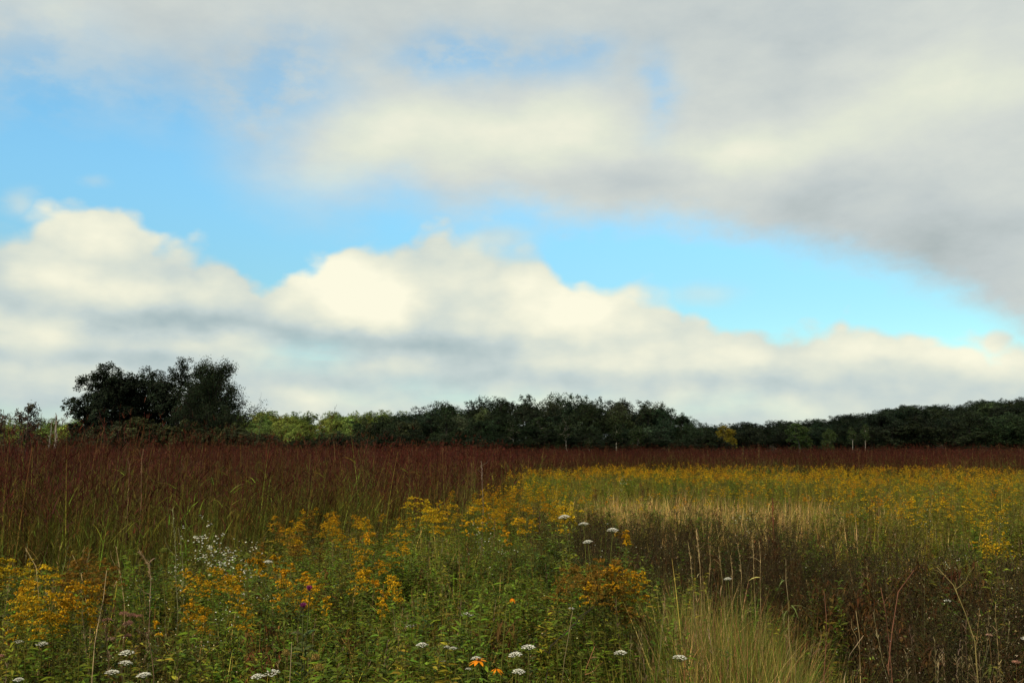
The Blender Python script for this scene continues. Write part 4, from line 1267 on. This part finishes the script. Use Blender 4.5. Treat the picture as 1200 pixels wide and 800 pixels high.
GF = [gold_far(460 + i, col=YEL if i % 3 else (0.42, 0.20, 0.015), leaf=(0.120, 0.140, 0.020), size=0.10, nb=8, per=5, nleaf=26, fl=0.015, heads=2, fine=1, H=1.0) for i in range(6)]
mb = MB()
n = int(area(9, 54) * 6.5)
x, y = field(n, 9, 54, RNG)
u = column(x, y)
drift = np.clip(0.15 + 0.4 * patchy(x, y, 2.2) + 0.35 * patchy(x, y, 0.9, 8) + 0.5 * np.clip((y - 20) / 10, 0, 1) + 0.6 * G(u, y, 600, 17, 70, 6) + 0.5 * G(u, y, 1130, 22, 140, 9) + 0.9 * G(u, y, 980, 31, 60, 4), 0, 1)
drift *= (1 - 0.9 * straw_w(x, y)) * (1 - 0.9 * brush_w(x, y)) * (1 - fern_w(x, y)) * (1 - 0.7 * G(u, y, 830, 13, 130, 4.5))
ok = (RNG.random(n) < drift) & ~in_tall(x, y) & (y > np.interp(u, [0, 400, 560, 700, 900, 1050, 1200], [30, 12, 11, 14, 17, 12, 11]))
x, y = x[ok], y[ok]; n = len(x)
scatter(mb, GF, np.stack([x, y, gz(x, y)], 1), RNG.uniform(0, 6.28, n), RNG.uniform(0.82, 1.1, n), cols((1, 1, 1), n, 0.2, 0.06))
o = mb.build('distant_goldenrod', M_LEAF); tag(o, kind='stuff')
del mb


# ------------------------------------------------------------------ wild carrot (flat white umbels) and its curled seed heads
def carrot(name, seed, H, R, curled=False, c=(0.82, 0.82, 0.74)):
    rg = np.random.default_rng(seed)
    st, fw, lf = MB(), MB(), MB()
    p = stem_path(rg, H, 0.10)
    tubes(st, p[None], np.linspace(0.0034, 0.0020, 6)[None], (0.075, 0.070, 0.026), (0.10, 0.12, 0.04), 5)
    top = p[-1]; tdir = nrm(p[-1] - p[-2])
    n = 26
    a = np.arange(n) * 2.39996; rr = np.sqrt((np.arange(n) + 0.5) / n)
    t = np.linspace(0, 1, 5)[None, :, None]
    out = np.stack([np.cos(a), np.sin(a), np.zeros(n)], 1)
    if curled:
        en = out * (R * rr * 0.35)[:, None] + np.array([0, 0, R * 1.1])
        mid = out * (R * rr * 1.05)[:, None] + np.array([0, 0, R * 0.4])
        pts = 2 * t * (1 - t) * mid[:, None] * 1.3 + t ** 2 * en[:, None]
    else:
        en = out * (R * rr)[:, None] + np.stack([0 * a, 0 * a, R * (rg.uniform(0.6, 0.95) - 0.42 * rr ** 2)], 1)
        pts = t * en[:, None]; pts[..., 2] -= (0.12 * R * np.sin(np.pi * t))[..., 0]
    pts = pts + top
    hb = MB()
    tubes(hb, pts, np.linspace(0.0009, 0.0006, 5)[None], (0.09, 0.12, 0.04), (0.13, 0.15, 0.06), 3)
    if curled:
        m = n * 16
        i = np.arange(m) % n; j = rg.integers(2, 5, m)
        flecks(hb, pts[i, j] + rg.normal(0, 0.0035, (m, 3)), 0.005 * rg.uniform(0.6, 1.3, m), cols(c, m, 0.25, 0.08, rg), None, 0, 0.6, rg)
        head = hb.build('seed_head', M_LEAF)
    else:
        m = n * 13
        i = np.arange(m) % n
        cl = R * 0.17
        pos = pts[i, 4] + np.stack([rg.normal(0, cl * 0.55, m), rg.normal(0, cl * 0.55, m), np.abs(rg.normal(0, cl * 0.12, m))], 1)
        flecks(hb, pos, 0.0062 * rg.uniform(0.7, 1.3, m) * (R / 0.042), cols(c, m, 0.10, 0.02, rg), np.broadcast_to(UPV, (m, 3)), 2.2, 0.9, rg)
        head = hb.build('umbel', M_PETAL)
    root = st.build(name, M_LEAF)
    head.parent = root
    # three-forked bracts and ferny leaves
    k = 9
    for z in rg.uniform(0.15, 0.7, 4):
        q0 = along(p, np.array([z]))[0]; a = rg.uniform(0, 6.283)
        mp = 34
        s = rg.uniform(0.1, 1, mp)
        ax = np.array([np.cos(a), np.sin(a), 0.45]); sd = np.array([-np.sin(a), np.cos(a), 0.0])
        b0 = q0 + ax * (0.12 * s)[:, None]
        sg = np.where(np.arange(mp) % 2, 1, -1)[:, None]
        cc = cols((0.055, 0.090, 0.020), mp, 0.2, 0.08, rg)
        strips(lf, b0, ax * 0.6 + sd * sg + rg.normal(0, 0.25, (mp, 3)), 0.04 * (1.1 - s), 0.004, 0.2, cc, cc, 1, rng=rg)
    lf.build('leaves', M_LEAF, root)
    return root


WH = [
    (507, 727, 0.036, 'flat white flower head, left one of the pair above the green hollow'),
    (539, 721, 0.040, 'fullest flat white flower head, right one of the pair above the green hollow'),
    (506, 756, 0.036, 'thin white flower head seen edge-on below the left one of the pair'),
    (540, 761, 0.024, 'small cupped white flower head left of the orange flower'),
    (522, 757, 0.018, 'faint small white flower head between the edge-on and the cupped ones'),
    (557, 770, 0.026, 'white flower head tucked just left of the orange flower'),
    (520, 775, 0.020, 'small ragged white flower head low and left of the orange flower'),
    (529, 783, 0.016, 'tiny white button flower head near the bottom below the ragged one'),
    (617, 760, 0.040, 'flat white flower head seen edge-on, left of its rounder neighbour'),
    (628, 765, 0.036, 'domed white flower head right beside the edge-on one'),
    (607, 783, 0.034, 'greyish thin flower head drooping low, right of the orange flower'),
    (727, 768, 0.036, 'creamy white domed flower head at the left foot of the tan grass'),
    (775, 778, 0.040, 'round white flower head hanging sideways at the foot of the tan grass'),
    (672, 713, 0.024, 'white flower head on a tall bare stem under the withered goldenrod'),
    (683, 605, 0.052, 'topmost white flower head standing above the dark green bush'),
    (692, 616, 0.040, 'white flower head just below the topmost one on the dark green bush'),
    (700, 621, 0.042, 'third white flower head stepping down the dark green bush'),
    (711, 632, 0.034, 'lowest white flower head on the dark green bush by the bright goldenrod'),
    (43, 759, 0.034, 'white flower head near the bottom, furthest left of the bright ones'),
    (19, 755, 0.030, 'thin whitish flower head seen edge-on at the lower left edge'),
    (152, 765, 0.040, 'ragged white flower head right of a low one, below the pinkish spent heads'),
    (122, 778, 0.034, 'white flower head lower left of the ragged one'),
    (110, 791, 0.036, 'cream flower head near the bottom, closest to the lower left corner group'),
    (163, 793, 0.034, 'flat pale flower head on the bottom edge under the ragged one'),
    (303, 791, 0.034, 'white flower head on the bottom edge left of the domed one by the green balls'),
    (340, 785, 0.042, 'broad white flower head among curled green balls below the thistle'),
    (22, 792, 0.024, 'small white flower head in the lower left corner'),
    (322, 660, 0.034, 'flat white flower head above the row of flat-topped goldenrods'),
    (1099, 704, 0.026, 'lone small white flower head in the dark brush at the right'),
    (1190, 752, 0.040, 'loose white flower head at the right edge low down'),
    (866, 676, 0.024, 'tiny white flower head lying in the tan grass clump'),
]
for i, (px, py, R, lb) in enumerate(WH):
    H = 1.12 if py < 640 else (0.95 if py < 700 else RNG.uniform(0.68, 0.76))
    o = carrot('wild_carrot', 500 + i, H, R * 0.84)
    o.location = tuple(at(px, py, H)); o.rotation_euler = (RNG.uniform(-0.02, 0.16), RNG.normal(0, 0.07), 0)
    tag(o, lb, 'flower', 'white wild carrot flowers')
SHD = [
    (564, 707, 'green curled seed head, left one of two above the orange flower'), (582, 695, 'green curled seed head higher and right of its twin above the orange flower'), (363, 772, 'green curled seed head, upper one of the three below the thistle'),
    (353, 777, 'brownish curled seed head left of the other two below the thistle'), (365, 789, 'tan curled seed head lowest of the group on the bottom edge'), (388, 775, 'open feathery seed head right of the curled ones below the thistle'), (294, 653, 'pale green ball seed head beside the arching white asters'),
    (199, 649, 'green ball seed head on the tall pale stalk left of the asters'), (599, 774, 'dull green ball seed head right of the orange flower'), (683, 771, 'small green ball seed head by the white head on the bare stem'), (973, 706, 'tan ball seed head in the dark hollow right of the tan grass'), (661, 719, 'pale green ball seed head left of the white head on the bare stem'),
    (336, 771, 'tan ball seed head left of the broad white flower head')]
for i, (px, py, lb) in enumerate(SHD):
    H = 1.0 if py < 700 else 0.74
    o = carrot('wild_carrot_seed_head', 560 + i, H, 0.026 if 'small' not in lb else 0.018, True, (0.24, 0.17, 0.08) if ('tan' in lb or 'brown' in lb) else (0.13, 0.17, 0.045))
    o.location = tuple(at(px, py, H)); o.rotation_euler = (0, 0, RNG.uniform(0, 6.28))
    tag(o, lb, 'seed head', 'curled wild carrot seed heads')


# ------------------------------------------------------------------ white asters
def aster(name, seed, H, stems, spread, nfl, fs=0.011, lean=(0, 0), c=(0.74, 0.75, 0.66)):
    rg = np.random.default_rng(seed)
    st, lf, fw = MB(), MB(), MB()
    paths = []
    t = np.linspace(0, 1, 7)[:, None]
    for s in range(stems):
        a = rg.uniform(0, 6.283); h = H * rg.uniform(0.7, 1.0)
        e = spread * rg.uniform(0.3, 1.0)
        out = np.array([np.cos(a) * e + lean[0], np.sin(a) * e + lean[1], 0])
        paths.append(np.concatenate([rg.normal(0, 0.04, 2), [0]]) + t * np.array([0, 0, h]) + out * t ** 1.8 - np.array([0, 0, 0.16 * h]) * np.clip(t - 0.6, 0, 1) ** 1.2)
    P = np.array(paths)
    tubes(st, P, np.linspace(0.0036, 0.0012, 7)[None], (0.085, 0.085, 0.03), (0.10, 0.12, 0.035), 4)
    m = stems * 9
    i = rg.integers(0, stems, m)
    q = np.array([along(P[k], np.array([z]))[0] for k, z in zip(i, rg.uniform(0.5, 1.0, m))])
    tw = limb_paths(rg, q, q + nrm(rand_dirs(m, rg) + np.array([0, 0, 0.9])) * rg.uniform(0.05, 0.14, m)[:, None], 4, 0.05)
    tubes(st, tw, np.linspace(0.0012, 0.0006, 4)[None], (0.09, 0.10, 0.03), (0.10, 0.12, 0.04), 3)
    k = nfl
    i = rg.integers(0, m, k)
    pos = tw[i, 3] + rg.normal(0, 0.016, (k, 3))
    flecks(fw, np.repeat(pos, 2, 0), fs * np.repeat(rg.uniform(0.7, 1.25, k), 2), np.repeat(cols(c, k, 0.12, 0.03, rg), 2, 0), np.broadcast_to(UPV, (2 * k, 3)), 1.5, 1.0, rg)
    flecks(fw, pos + np.array([0, 0, 0.003]), fs * 0.35, cols((0.60, 0.42, 0.05), k, 0.2, 0.05, rg), np.broadcast_to(UPV, (k, 3)), 4, 1.0, rg)
    m2 = stems * 44
    i = rg.integers(0, stems, m2); z = rg.uniform(0.1, 1, m2)
    q = np.array([along(P[a_], np.array([b_]))[0] for a_, b_ in zip(i, z)])
    a = rg.uniform(0, 6.283, m2)
    lc = cols((0.058, 0.092, 0.022), m2, 0.25, 0.1, rg)
    strips(lf, q, np.stack([np.cos(a), np.sin(a), rg.uniform(0.1, 1.2, m2)], 1), 0.065 * (1.2 - z) * rg.uniform(0.6, 1.2, m2), 0.009, rg.uniform(0.2, 0.6, m2), lc, lc * 1.15, 2, lens=True, twist=0.6, rng=rg)
    root = st.build(name, M_LEAF)
    lf.build('leaves', M_LEAF, root); fw.build('flower_spray', M_PETAL, root)
    return root


for sd, px, py, H, stems, sp, nf, fs, lean, lb in (
        (601, 264, 609, 1.18, 9, 0.16, 260, 0.019, (-0.17, 0.0), 'tall arching white aster leaning left against the red grass'),
        (602, 288, 638, 1.05, 7, 0.22, 80, 0.015, (0.05, 0.0), 'white aster crowding behind the orange goldenrods, right of the arching one'),
        (603, 205, 650, 1.0, 6, 0.2, 55, 0.010, (0, 0), 'grey-green aster with few white flowers beside the tall pale stalk'),
        (604, 262, 690, 0.9, 7, 0.2, 60, 0.009, (0, 0), 'low aster sprinkled with tiny white flowers below the orange goldenrods'),
        (605, 305, 684, 0.9, 6, 0.2, 40, 0.009, (0, 0), 'dark green aster with tiny white flowers left of the thistle'),
        (606, 180, 700, 0.88, 7, 0.2, 40, 0.008, (0, 0), 'pale green leafy aster left of the tiny-flowered ones'),
        (607, 570, 604, 1.0, 8, 0.2, 46, 0.014, (0, 0), 'fluffy white-seeded aster on brown stems before the middle goldenrods'),
        (608, 583, 622, 0.95, 7, 0.2, 26, 0.013, (0, 0), 'sparse white-dotted aster under the fluffy seeded one'),
        (609, 702, 625, 0.95, 8, 0.2, 20, 0.012, (0, 0), 'dark green bushy aster carrying the white flat flower heads right of centre'),
        (610, 1120, 640, 0.95, 7, 0.22, 50, 0.011, (0, 0), 'dull white aster above the dark brush near the right edge'),
        (611, 1080, 600, 0.95, 7, 0.25, 26, 0.014, (0, 0), 'faint white aster at the lower edge of the right goldenrod field'),
        (612, 870, 592, 1.0, 7, 0.25, 44, 0.016, (0, 0), 'white-flecked aster in the straw grass by the dark red stalk'),
        (613, 728, 560, 1.0, 6, 0.25, 26, 0.022, (0, 0), 'far white aster before the straw patch'),
        (614, 1175, 600, 0.95, 7, 0.25, 26, 0.014, (0, 0), 'white-flecked aster in the goldenrod at the right edge')):
    o = aster('white_aster', sd, H, stems, sp, nf, fs, lean)
    o.location = tuple(at(px, py, H * 0.92)); tag(o, lb, 'flower', 'white asters')


# ------------------------------------------------------------------ single plants that catch the eye
def leafy(b, p, n, L, w_, col, rg, z0=0.1, z1=0.95, up=0.5, droop=0.5):
    z = np.sort(rg.uniform(z0, z1, n)); a = np.arange(n) * 2.4
    c = cols(col, n, 0.25, 0.1, rg)
    strips(b, along(p, z), np.stack([np.cos(a), np.sin(a), up * rg.uniform(0.4, 1.5, n)], 1), L * (1.2 - 0.7 * z) * rg.uniform(0.7, 1.2, n), w_ * (1.2 - 0.5 * z), droop * rg.uniform(0.5, 1.4, n), c, c * 1.1, 3, lens=True, twist=0.6, rng=rg)


def thistle():
    rg = np.random.default_rng(701)
    st, lf = MB(), MB()
    root_p = stem_path(rg, 0.95, 0.05)
    p2 = root_p[:1] + (root_p * np.array([1, 1, 0.93])) * 0 + np.linspace(0, 1, 6)[:, None] * np.array([0.01, -0.03, 0.86])
    tubes(st, np.array([root_p, p2]), np.linspace(0.005, 0.003, 6)[None], (0.06, 0.075, 0.035), (0.07, 0.09, 0.05), 5)
    root = st.build('thistle', M_LEAF)
    for p in (root_p, p2): leafy(lf, p, 26, 0.13, 0.024, (0.045, 0.070, 0.038), rg, 0.1, 0.9, 0.7)
    lf.build('leaves', M_LEAF, root)
    for p in (root_p, p2):
        f, g = MB(), MB()
        n = 130
        tip = p[-1]
        d = nrm(np.stack([rg.normal(0, 0.42, n), rg.normal(0, 0.42, n), np.ones(n)], 1))
        strips(f, np.repeat(tip[None], n, 0) + np.array([0, 0, 0.012]), d, rg.uniform(0.022, 0.032, n), 0.003, 0, cols((0.15, 0.022, 0.09), n, 0.2, 0.1, rg), cols((0.28, 0.045, 0.17), n, 0.2, 0.1, rg), 2, rng=rg, twist=1.5, tip=0.6)
        m = 120
        u = rand_dirs(m, rg)
        strips(g, tip + u * np.array([0.013, 0.013, 0.014]) + np.array([0, 0, 0.004]), u + np.array([0, 0, 0.8]), 0.009, 0.006, 0, cols((0.05, 0.06, 0.04), m, 0.2, 0.1, rg), cols((0.07, 0.055, 0.05), m, 0.2, 0.1, rg), 1, lens=True, rng=rg)
        h = f.build('flower_head', M_PETAL, root); g.build('bract_cup', M_LEAF, h)
    o = root; o.location = tuple(at(355, 689, 0.975)); tag(o, 'spiny thistle with two round purple flower heads among goldenrods', 'flower')


thistle()


def coneflower(px, py, H, s, label, nodding=False):
    rg = np.random.default_rng(int(px))
    st, lf, pt, cn = MB(), MB(), MB(), MB()
    p = stem_path(rg, H, 0.06)
    tubes(st, p[None], np.linspace(0.003, 0.0018, 6)[None], (0.08, 0.07, 0.03), (0.09, 0.10, 0.03), 5)
    root = st.build('orange_coneflower', M_LEAF)
    leafy(lf, p, 12, 0.09, 0.02, (0.055, 0.085, 0.022), rg, 0.05, 0.7)
    lf.build('leaves', M_LEAF, root)
    n = 9
    a = np.arange(n) * 6.283 / n + rg.normal(0, 0.12, n)
    d = np.stack([np.cos(a), np.sin(a), np.full(n, 0.25 if not nodding else -0.5) + rg.normal(0, 0.25, n)], 1)
    c = cols((0.86, 0.27, 0.008), n, 0.1, 0.05, rg)
    strips(pt, p[-1] + 0.006 * d, d, s * rg.uniform(0.85, 1.1, n), s * 0.36, rg.uniform(0.1, 0.7, n), c, c * 1.05, 5, lens=True, rng=rg, twist=0.25)
    m = 110
    u = rand_dirs(m, rg); u[:, 2] = np.abs(u[:, 2])
    flecks(cn, p[-1] + u * s * np.array([0.2, 0.2, 0.24]), s * 0.09, cols((0.05, 0.025, 0.015), m, 0.3, 0.1, rg), u, 1.5, 1.0, rg)
    pt.build('petals', M_PETAL, root); cn.build('flower_centre', M_LEAF, root)
    root.location = tuple(at(px, py, H)); tag(root, label, 'flower')


coneflower(567, 773, 0.78, 0.043, 'single large bright orange flower with ragged drooping petals near the bottom')
coneflower(582, 783, 0.74, 0.026, 'smaller closing orange flower just right of the large orange one', True)
coneflower(608, 701, 0.80, 0.022, 'tiny folded orange flower above, in the green left of the withered goldenrod', True)


def spent(name, px, py, H, heads, R, c, label, seed):
    rg = np.random.default_rng(seed)
    st, lf, fw = MB(), MB(), MB()
    p = stem_path(rg, H, 0.05)
    t = np.linspace(0, 1, 6)[:, None]
    P = [p]; tips = [p[-1]]
    for k in range(heads - 1):
        q0 = along(p, np.array([rg.uniform(0.8, 0.93)]))[0]; a = rg.uniform(0, 6.283)
        e = np.array([np.cos(a) * 0.075, np.sin(a) * 0.075, H * 0.12 * rg.uniform(0.5, 1.1)])
        P.append(q0 + e * t); tips.append(q0 + e)
    tubes(st, np.array(P), np.linspace(0.0034, 0.0016, 6)[None], (0.09, 0.06, 0.035), (0.11, 0.07, 0.045), 4)
    root = st.build(name, M_LEAF)
    leafy(lf, p, 22, 0.11, 0.022, (0.065, 0.075, 0.024), rg, 0.1, 0.85, 0.4, 0.8)
    lf.build('leaves', M_LEAF, root)
    for tp_ in tips:
        fw = MB(); n = 160
        u = rand_dirs(n, rg); u[:, 2] = np.abs(u[:, 2]) * 0.55
        pos = tp_ + u * R * rg.uniform(0.5, 1, n)[:, None]
        flecks(fw, pos, 0.007 * rg.uniform(0.6, 1.3, n), cols(c, n, 0.3, 0.08, rg), None, 0, 0.5, rg)
        fw.build('flower_head', M_PETAL, root)
    root.location = tuple(at(px, py, H)); tag(root, label, 'flower')


spent('joe_pye_weed', 146, 720, 0.84, 4, 0.030, (0.30, 0.15, 0.11), 'pinkish brown spent flower heads on a branching stem at the left, below the goldenrods', 721)
spent('joe_pye_weed', 170, 723, 0.82, 3, 0.024, (0.28, 0.14, 0.10), 'smaller pinkish spent flower heads just right of the larger ones', 722)
spent('joe_pye_weed', 147, 733, 0.78, 2, 0.028, (0.33, 0.22, 0.15), 'flat tan spent flower head below the pinkish ones', 723)
spent('red_clover', 1187, 777, 0.66, 1, 0.022, (0.38, 0.20, 0.14), 'withered pinkish round clover head in the lower right corner', 724)
spent('red_clover', 1164, 744, 0.70, 1, 0.018, (0.36, 0.24, 0.16), 'tan withered clover head up and left of the pinkish one at the lower right', 725)
spent('red_clover', 369, 793, 0.62, 2, 0.02, (0.32, 0.12, 0.07), 'rust-red spent flower head on the bottom edge by the curled seed heads', 726)
spent('red_clover', 3, 770, 0.68, 1, 0.02, (0.40, 0.22, 0.16), 'pinkish withered clover head cut by the lower left edge', 727)


def stalk(name, pts, r, c, label, seed, twigs=4, seedy=0, leaves=0, lc=(0.2, 0.14, 0.07), cat='dry stalk', group=None):
    """a single bare or dry stalk following points of the photograph, each with its distance"""
    rg = np.random.default_rng(seed)
    P = np.array([np.array(ray(px, py)) * (dd / ray(px, py).y) + np.array([0, 0, EYE]) for px, py, dd in pts])
    base = P[0].copy(); base[2] = gz(base[0], base[1]) - 0.02
    if len(P) > 1 and P[0][2] > base[2] + 0.08: P = np.concatenate([base[None], P])
    else: P[0] = base
    s = np.concatenate([[0], np.cumsum(np.linalg.norm(np.diff(P, axis=0), axis=1))]); s /= s[-1]
    t = np.linspace(0, 1, 9)
    path = np.stack([np.interp(t, s, P[:, k]) for k in range(3)], 1)
    path[1:-1] += rg.normal(0, 0.004, (7, 3))
    org = path[0].copy(); path = path - org
    st = MB()
    tubes(st, path[None], np.linspace(r, r * 0.45, 9)[None], c, np.array(c) * 1.1, 5)
    if twigs:
        q = along(path, rg.uniform(0.35, 0.95, twigs))
        tw = limb_paths(rg, q, q + nrm(rand_dirs(twigs, rg) * np.array([1, .6, .5]) + np.array([0, 0, 0.8])) * rg.uniform(0.06, 0.2, twigs)[:, None], 5, 0.05)
        tubes(st, tw, np.linspace(r * 0.5, r * 0.2, 5)[None], c, c, 4)
    root = st.build(name, M_DRY)
    if seedy:
        f = MB()
        z = rg.uniform(0.78, 1.0, seedy); p = along(path, z) + rg.normal(0, 0.004, (seedy, 3))
        ax = nrm(path[-1] - path[-2])
        strips(f, p, ax + 0.5 * rand_dirs(seedy, rg), rg.uniform(0.012, 0.03, seedy), 0.0034, 0.3, cols(lc, seedy, 0.25, 0.06, rg), cols(lc, seedy, 0.25, 0.06, rg), 1, rng=rg, twist=1.5, tip=0.4)
        f.build('seed_spike', M_DRY, root)
    if leaves:
        f = MB()
        z = rg.uniform(0.1, 0.95, leaves); a = rg.uniform(0, 6.283, leaves)
        cc = cols(lc, leaves, 0.25, 0.1, rg)
        strips(f, along(path, z), np.stack([np.cos(a), np.sin(a), rg.uniform(0.2, 1.0, leaves)], 1), rg.uniform(0.06, 0.15, leaves), 0.009, rg.uniform(0.4, 1.2, leaves), cc, cc, 3, lens=True, twist=0.7, rng=rg)
        f.build('leaves', M_DRY, root)
    root.location = tuple(org); tag(root, label, cat, group)
    return root


STRAW = (0.34, 0.25, 0.12); RB = (0.17, 0.075, 0.045)
S = stalk
S('dry_stalk', [(105, 720, 5.3), (96, 668, 5.5), (85, 650, 5.6)], 0.0028, STRAW, 'straw stem curving left among the goldenrods near the left', 801, 0, 0, 3)
S('dry_stalk', [(48, 715, 5.3), (42, 665, 5.4), (30, 642, 5.5)], 0.0026, STRAW, 'straw stem furthest left, rising out of the yellow goldenrods', 802, 2, 14, 3)
S('dry_stalk', [(111, 760, 4.8), (121, 700, 5.1), (125, 668, 5.2)], 0.003, (0.40, 0.30, 0.16), 'palest straw stem, nearly upright, left of the pinkish spent heads', 803, 1, 0, 4)
S('dry_stalk', [(175, 700, 6.2), (176, 668, 6.4), (170, 648, 6.5), (163, 645, 6.5)], 0.003, (0.24, 0.17, 0.11), 'nodding dry grass plume before the red grass left of the asters', 804, 2, 160, 3)
S('dry_stalk', [(146, 700, 6.0), (139, 665, 6.2), (136, 640, 6.3)], 0.0026, STRAW, 'straw stem with ragged leaves just left of the nodding plume', 805, 2, 30, 8)
S('dry_stalk', [(208, 700, 6.0), (205, 640, 6.2), (202, 595, 6.4)], 0.0034, (0.13, 0.125, 0.06), 'tall pale green budded stalk left of the arching asters', 806, 5, 60, 8, (0.16, 0.17, 0.07))
S('dry_stalk', [(216, 690, 6.4), (214, 640, 6.5), (209, 618, 6.6)], 0.003, (0.12, 0.11, 0.05), 'shorter olive stalk beside the tall pale budded one', 807, 3, 30, 4, (0.14, 0.13, 0.06))
S('dry_stalk', [(822, 690, 7.2), (820, 650, 7.4), (816, 620, 7.5)], 0.0034, STRAW, 'thickest straw stem of the tuft behind the tan grass clump', 808, 1, 60, 3, STRAW)
for i, (a_, b_, c_, d_, lb) in enumerate(((830, 690, 832, 640, 'straw stem just right of the thickest one behind the tan grass'), (812, 690, 806, 634, 'straw stem left of the thickest one behind the tan grass'), (868, 690, 864, 636, 'thin straw stem in the middle of the tan grass skyline'), (884, 690, 882, 632, 'left one of two tall straw stems by the dark hollow'), (890, 690, 890, 636, 'right one of two tall straw stems by the dark hollow'), (848, 690, 842, 640, 'thin straw stem between the thick tuft and the middle one'), (858, 700, 856, 650, 'short straw stem low in the middle of the tan grass'))):
    S('dry_stalk', [(a_, b_, 7.0), ((a_ + c_) / 2 + 1, (b_ + d_) / 2, 7.1), (c_, d_, 7.2)], 0.0020, STRAW, lb, 810 + i, 0, 14, 3, STRAW)
S('bare_stem', [(1041, 800, 4.7), (1046, 735, 4.9), (1053, 690, 5.0), (1066, 672, 5.1), (1071, 668, 5.1)], 0.0042, RB, 'reddish forked bare stem rising from the dark brush at the right', 820, 3, 0, 0, cat='bare stem')
S('bare_stem', [(1042, 740, 5.0), (1036, 705, 5.1), (1032, 688, 5.2)], 0.003, RB, 'thin reddish bare stem just left of the forked one', 821, 2, 0, 0, cat='bare stem')
S('bare_stem', [(1145, 760, 5.0), (1132, 720, 5.1), (1118, 690, 5.2), (1106, 675, 5.3), (1098, 664, 5.3)], 0.0036, (0.20, 0.16, 0.06), 'yellowish crooked stem leaning left at the right side', 822, 4, 0, 5, (0.17, 0.15, 0.05), cat='bare stem')
S('bare_stem', [(988, 782, 4.5), (1000, 760, 4.55), (1012, 744, 4.6)], 0.003, (0.34, 0.25, 0.15), 'pale broken stem leaning right over the black gap in the brush', 823, 0, 0, 0, cat='bare stem')
S('bare_stem', [(1008, 775, 4.7), (1006, 740, 4.8), (1003, 715, 4.9)], 0.003, (0.26, 0.19, 0.09), 'ochre upright stem behind the pale broken one', 824, 2, 0, 3, cat='bare stem')
S('bare_stem', [(923, 720, 6.0), (922, 680, 6.2), (921, 655, 6.3)], 0.003, (0.22, 0.17, 0.09), 'thin pale stem with leafy top before the black hollow', 825, 0, 0, 9, (0.13, 0.15, 0.05), cat='bare stem')
S('bare_stem', [(967, 770, 5.0), (968, 730, 5.1), (966, 695, 5.2)], 0.0032, RB, 'dark red upright stem right of the tan grass clump', 826, 3, 0, 4, (0.09, 0.05, 0.03), cat='bare stem')
S('bare_stem', [(658, 800, 4.5), (664, 755, 4.6), (671, 716, 4.75)], 0.003, (0.22, 0.18, 0.09), 'bare pale stem under the white head below the withered goldenrod', 827, 0, 0, 0, cat='bare stem')
S('bare_stem', [(640, 760, 5.2), (668, 735, 5.4), (690, 712, 5.6), (728, 697, 5.8)], 0.0038, (0.060, 0.048, 0.038), 'dark fallen branch slanting under the withered goldenrod', 828, 5, 0, 0, cat='bare stem')
S('bare_stem', [(338, 800, 4.4), (341, 780, 4.4), (342, 752, 4.45)], 0.003, (0.36, 0.28, 0.17), 'pale pair-like straw stem below the thistle', 829, 0, 0, 0, cat='bare stem')
S('bare_stem', [(683, 790, 4.5), (690, 772, 4.55), (697, 757, 4.6)], 0.0036, (0.26, 0.13, 0.06), 'short reddish tan stem left of the creamy domed flower head', 830, 1, 0, 3, cat='bare stem')
S('bare_stem', [(180, 790, 4.6), (172, 750, 4.8), (176, 715, 4.9)], 0.003, (0.12, 0.075, 0.045), 'brown leaning stem between the pinkish spent heads and the asters', 831, 4, 0, 3, (0.1, 0.06, 0.03), cat='bare stem')
S('red_stalk', [(907, 640, 13.0), (906, 600, 13.4), (905, 583, 13.6)], 0.008, (0.12, 0.03, 0.02), 'dark red dock stalk standing in the straw grass', 832, 6, 220, 0, (0.12, 0.03, 0.02), cat='dry stalk')
S('dry_stalk', [(566, 580, 15.5), (565, 555, 15.8), (564, 540, 16)], 0.006, (0.22, 0.16, 0.12), 'pale fluffy stalk at the end of the red grass edge', 833, 4, 60, 0, (0.42, 0.36, 0.30))
S('dry_stalk', [(166, 570, 11.0), (166, 540, 11.2), (168, 526, 11.4)], 0.0026, (0.26, 0.17, 0.10), 'tan stalk standing out of the red grass before the grove', 834, 3, 40, 0, (0.26, 0.16, 0.1))
S('dry_stalk', [(150, 575, 11.0), (152, 545, 11.2), (149, 536, 11.4)], 0.0025, (0.24, 0.15, 0.09), 'shorter tan stalk left of the one before the grove', 835, 3, 30, 0, (0.24, 0.15, 0.1))
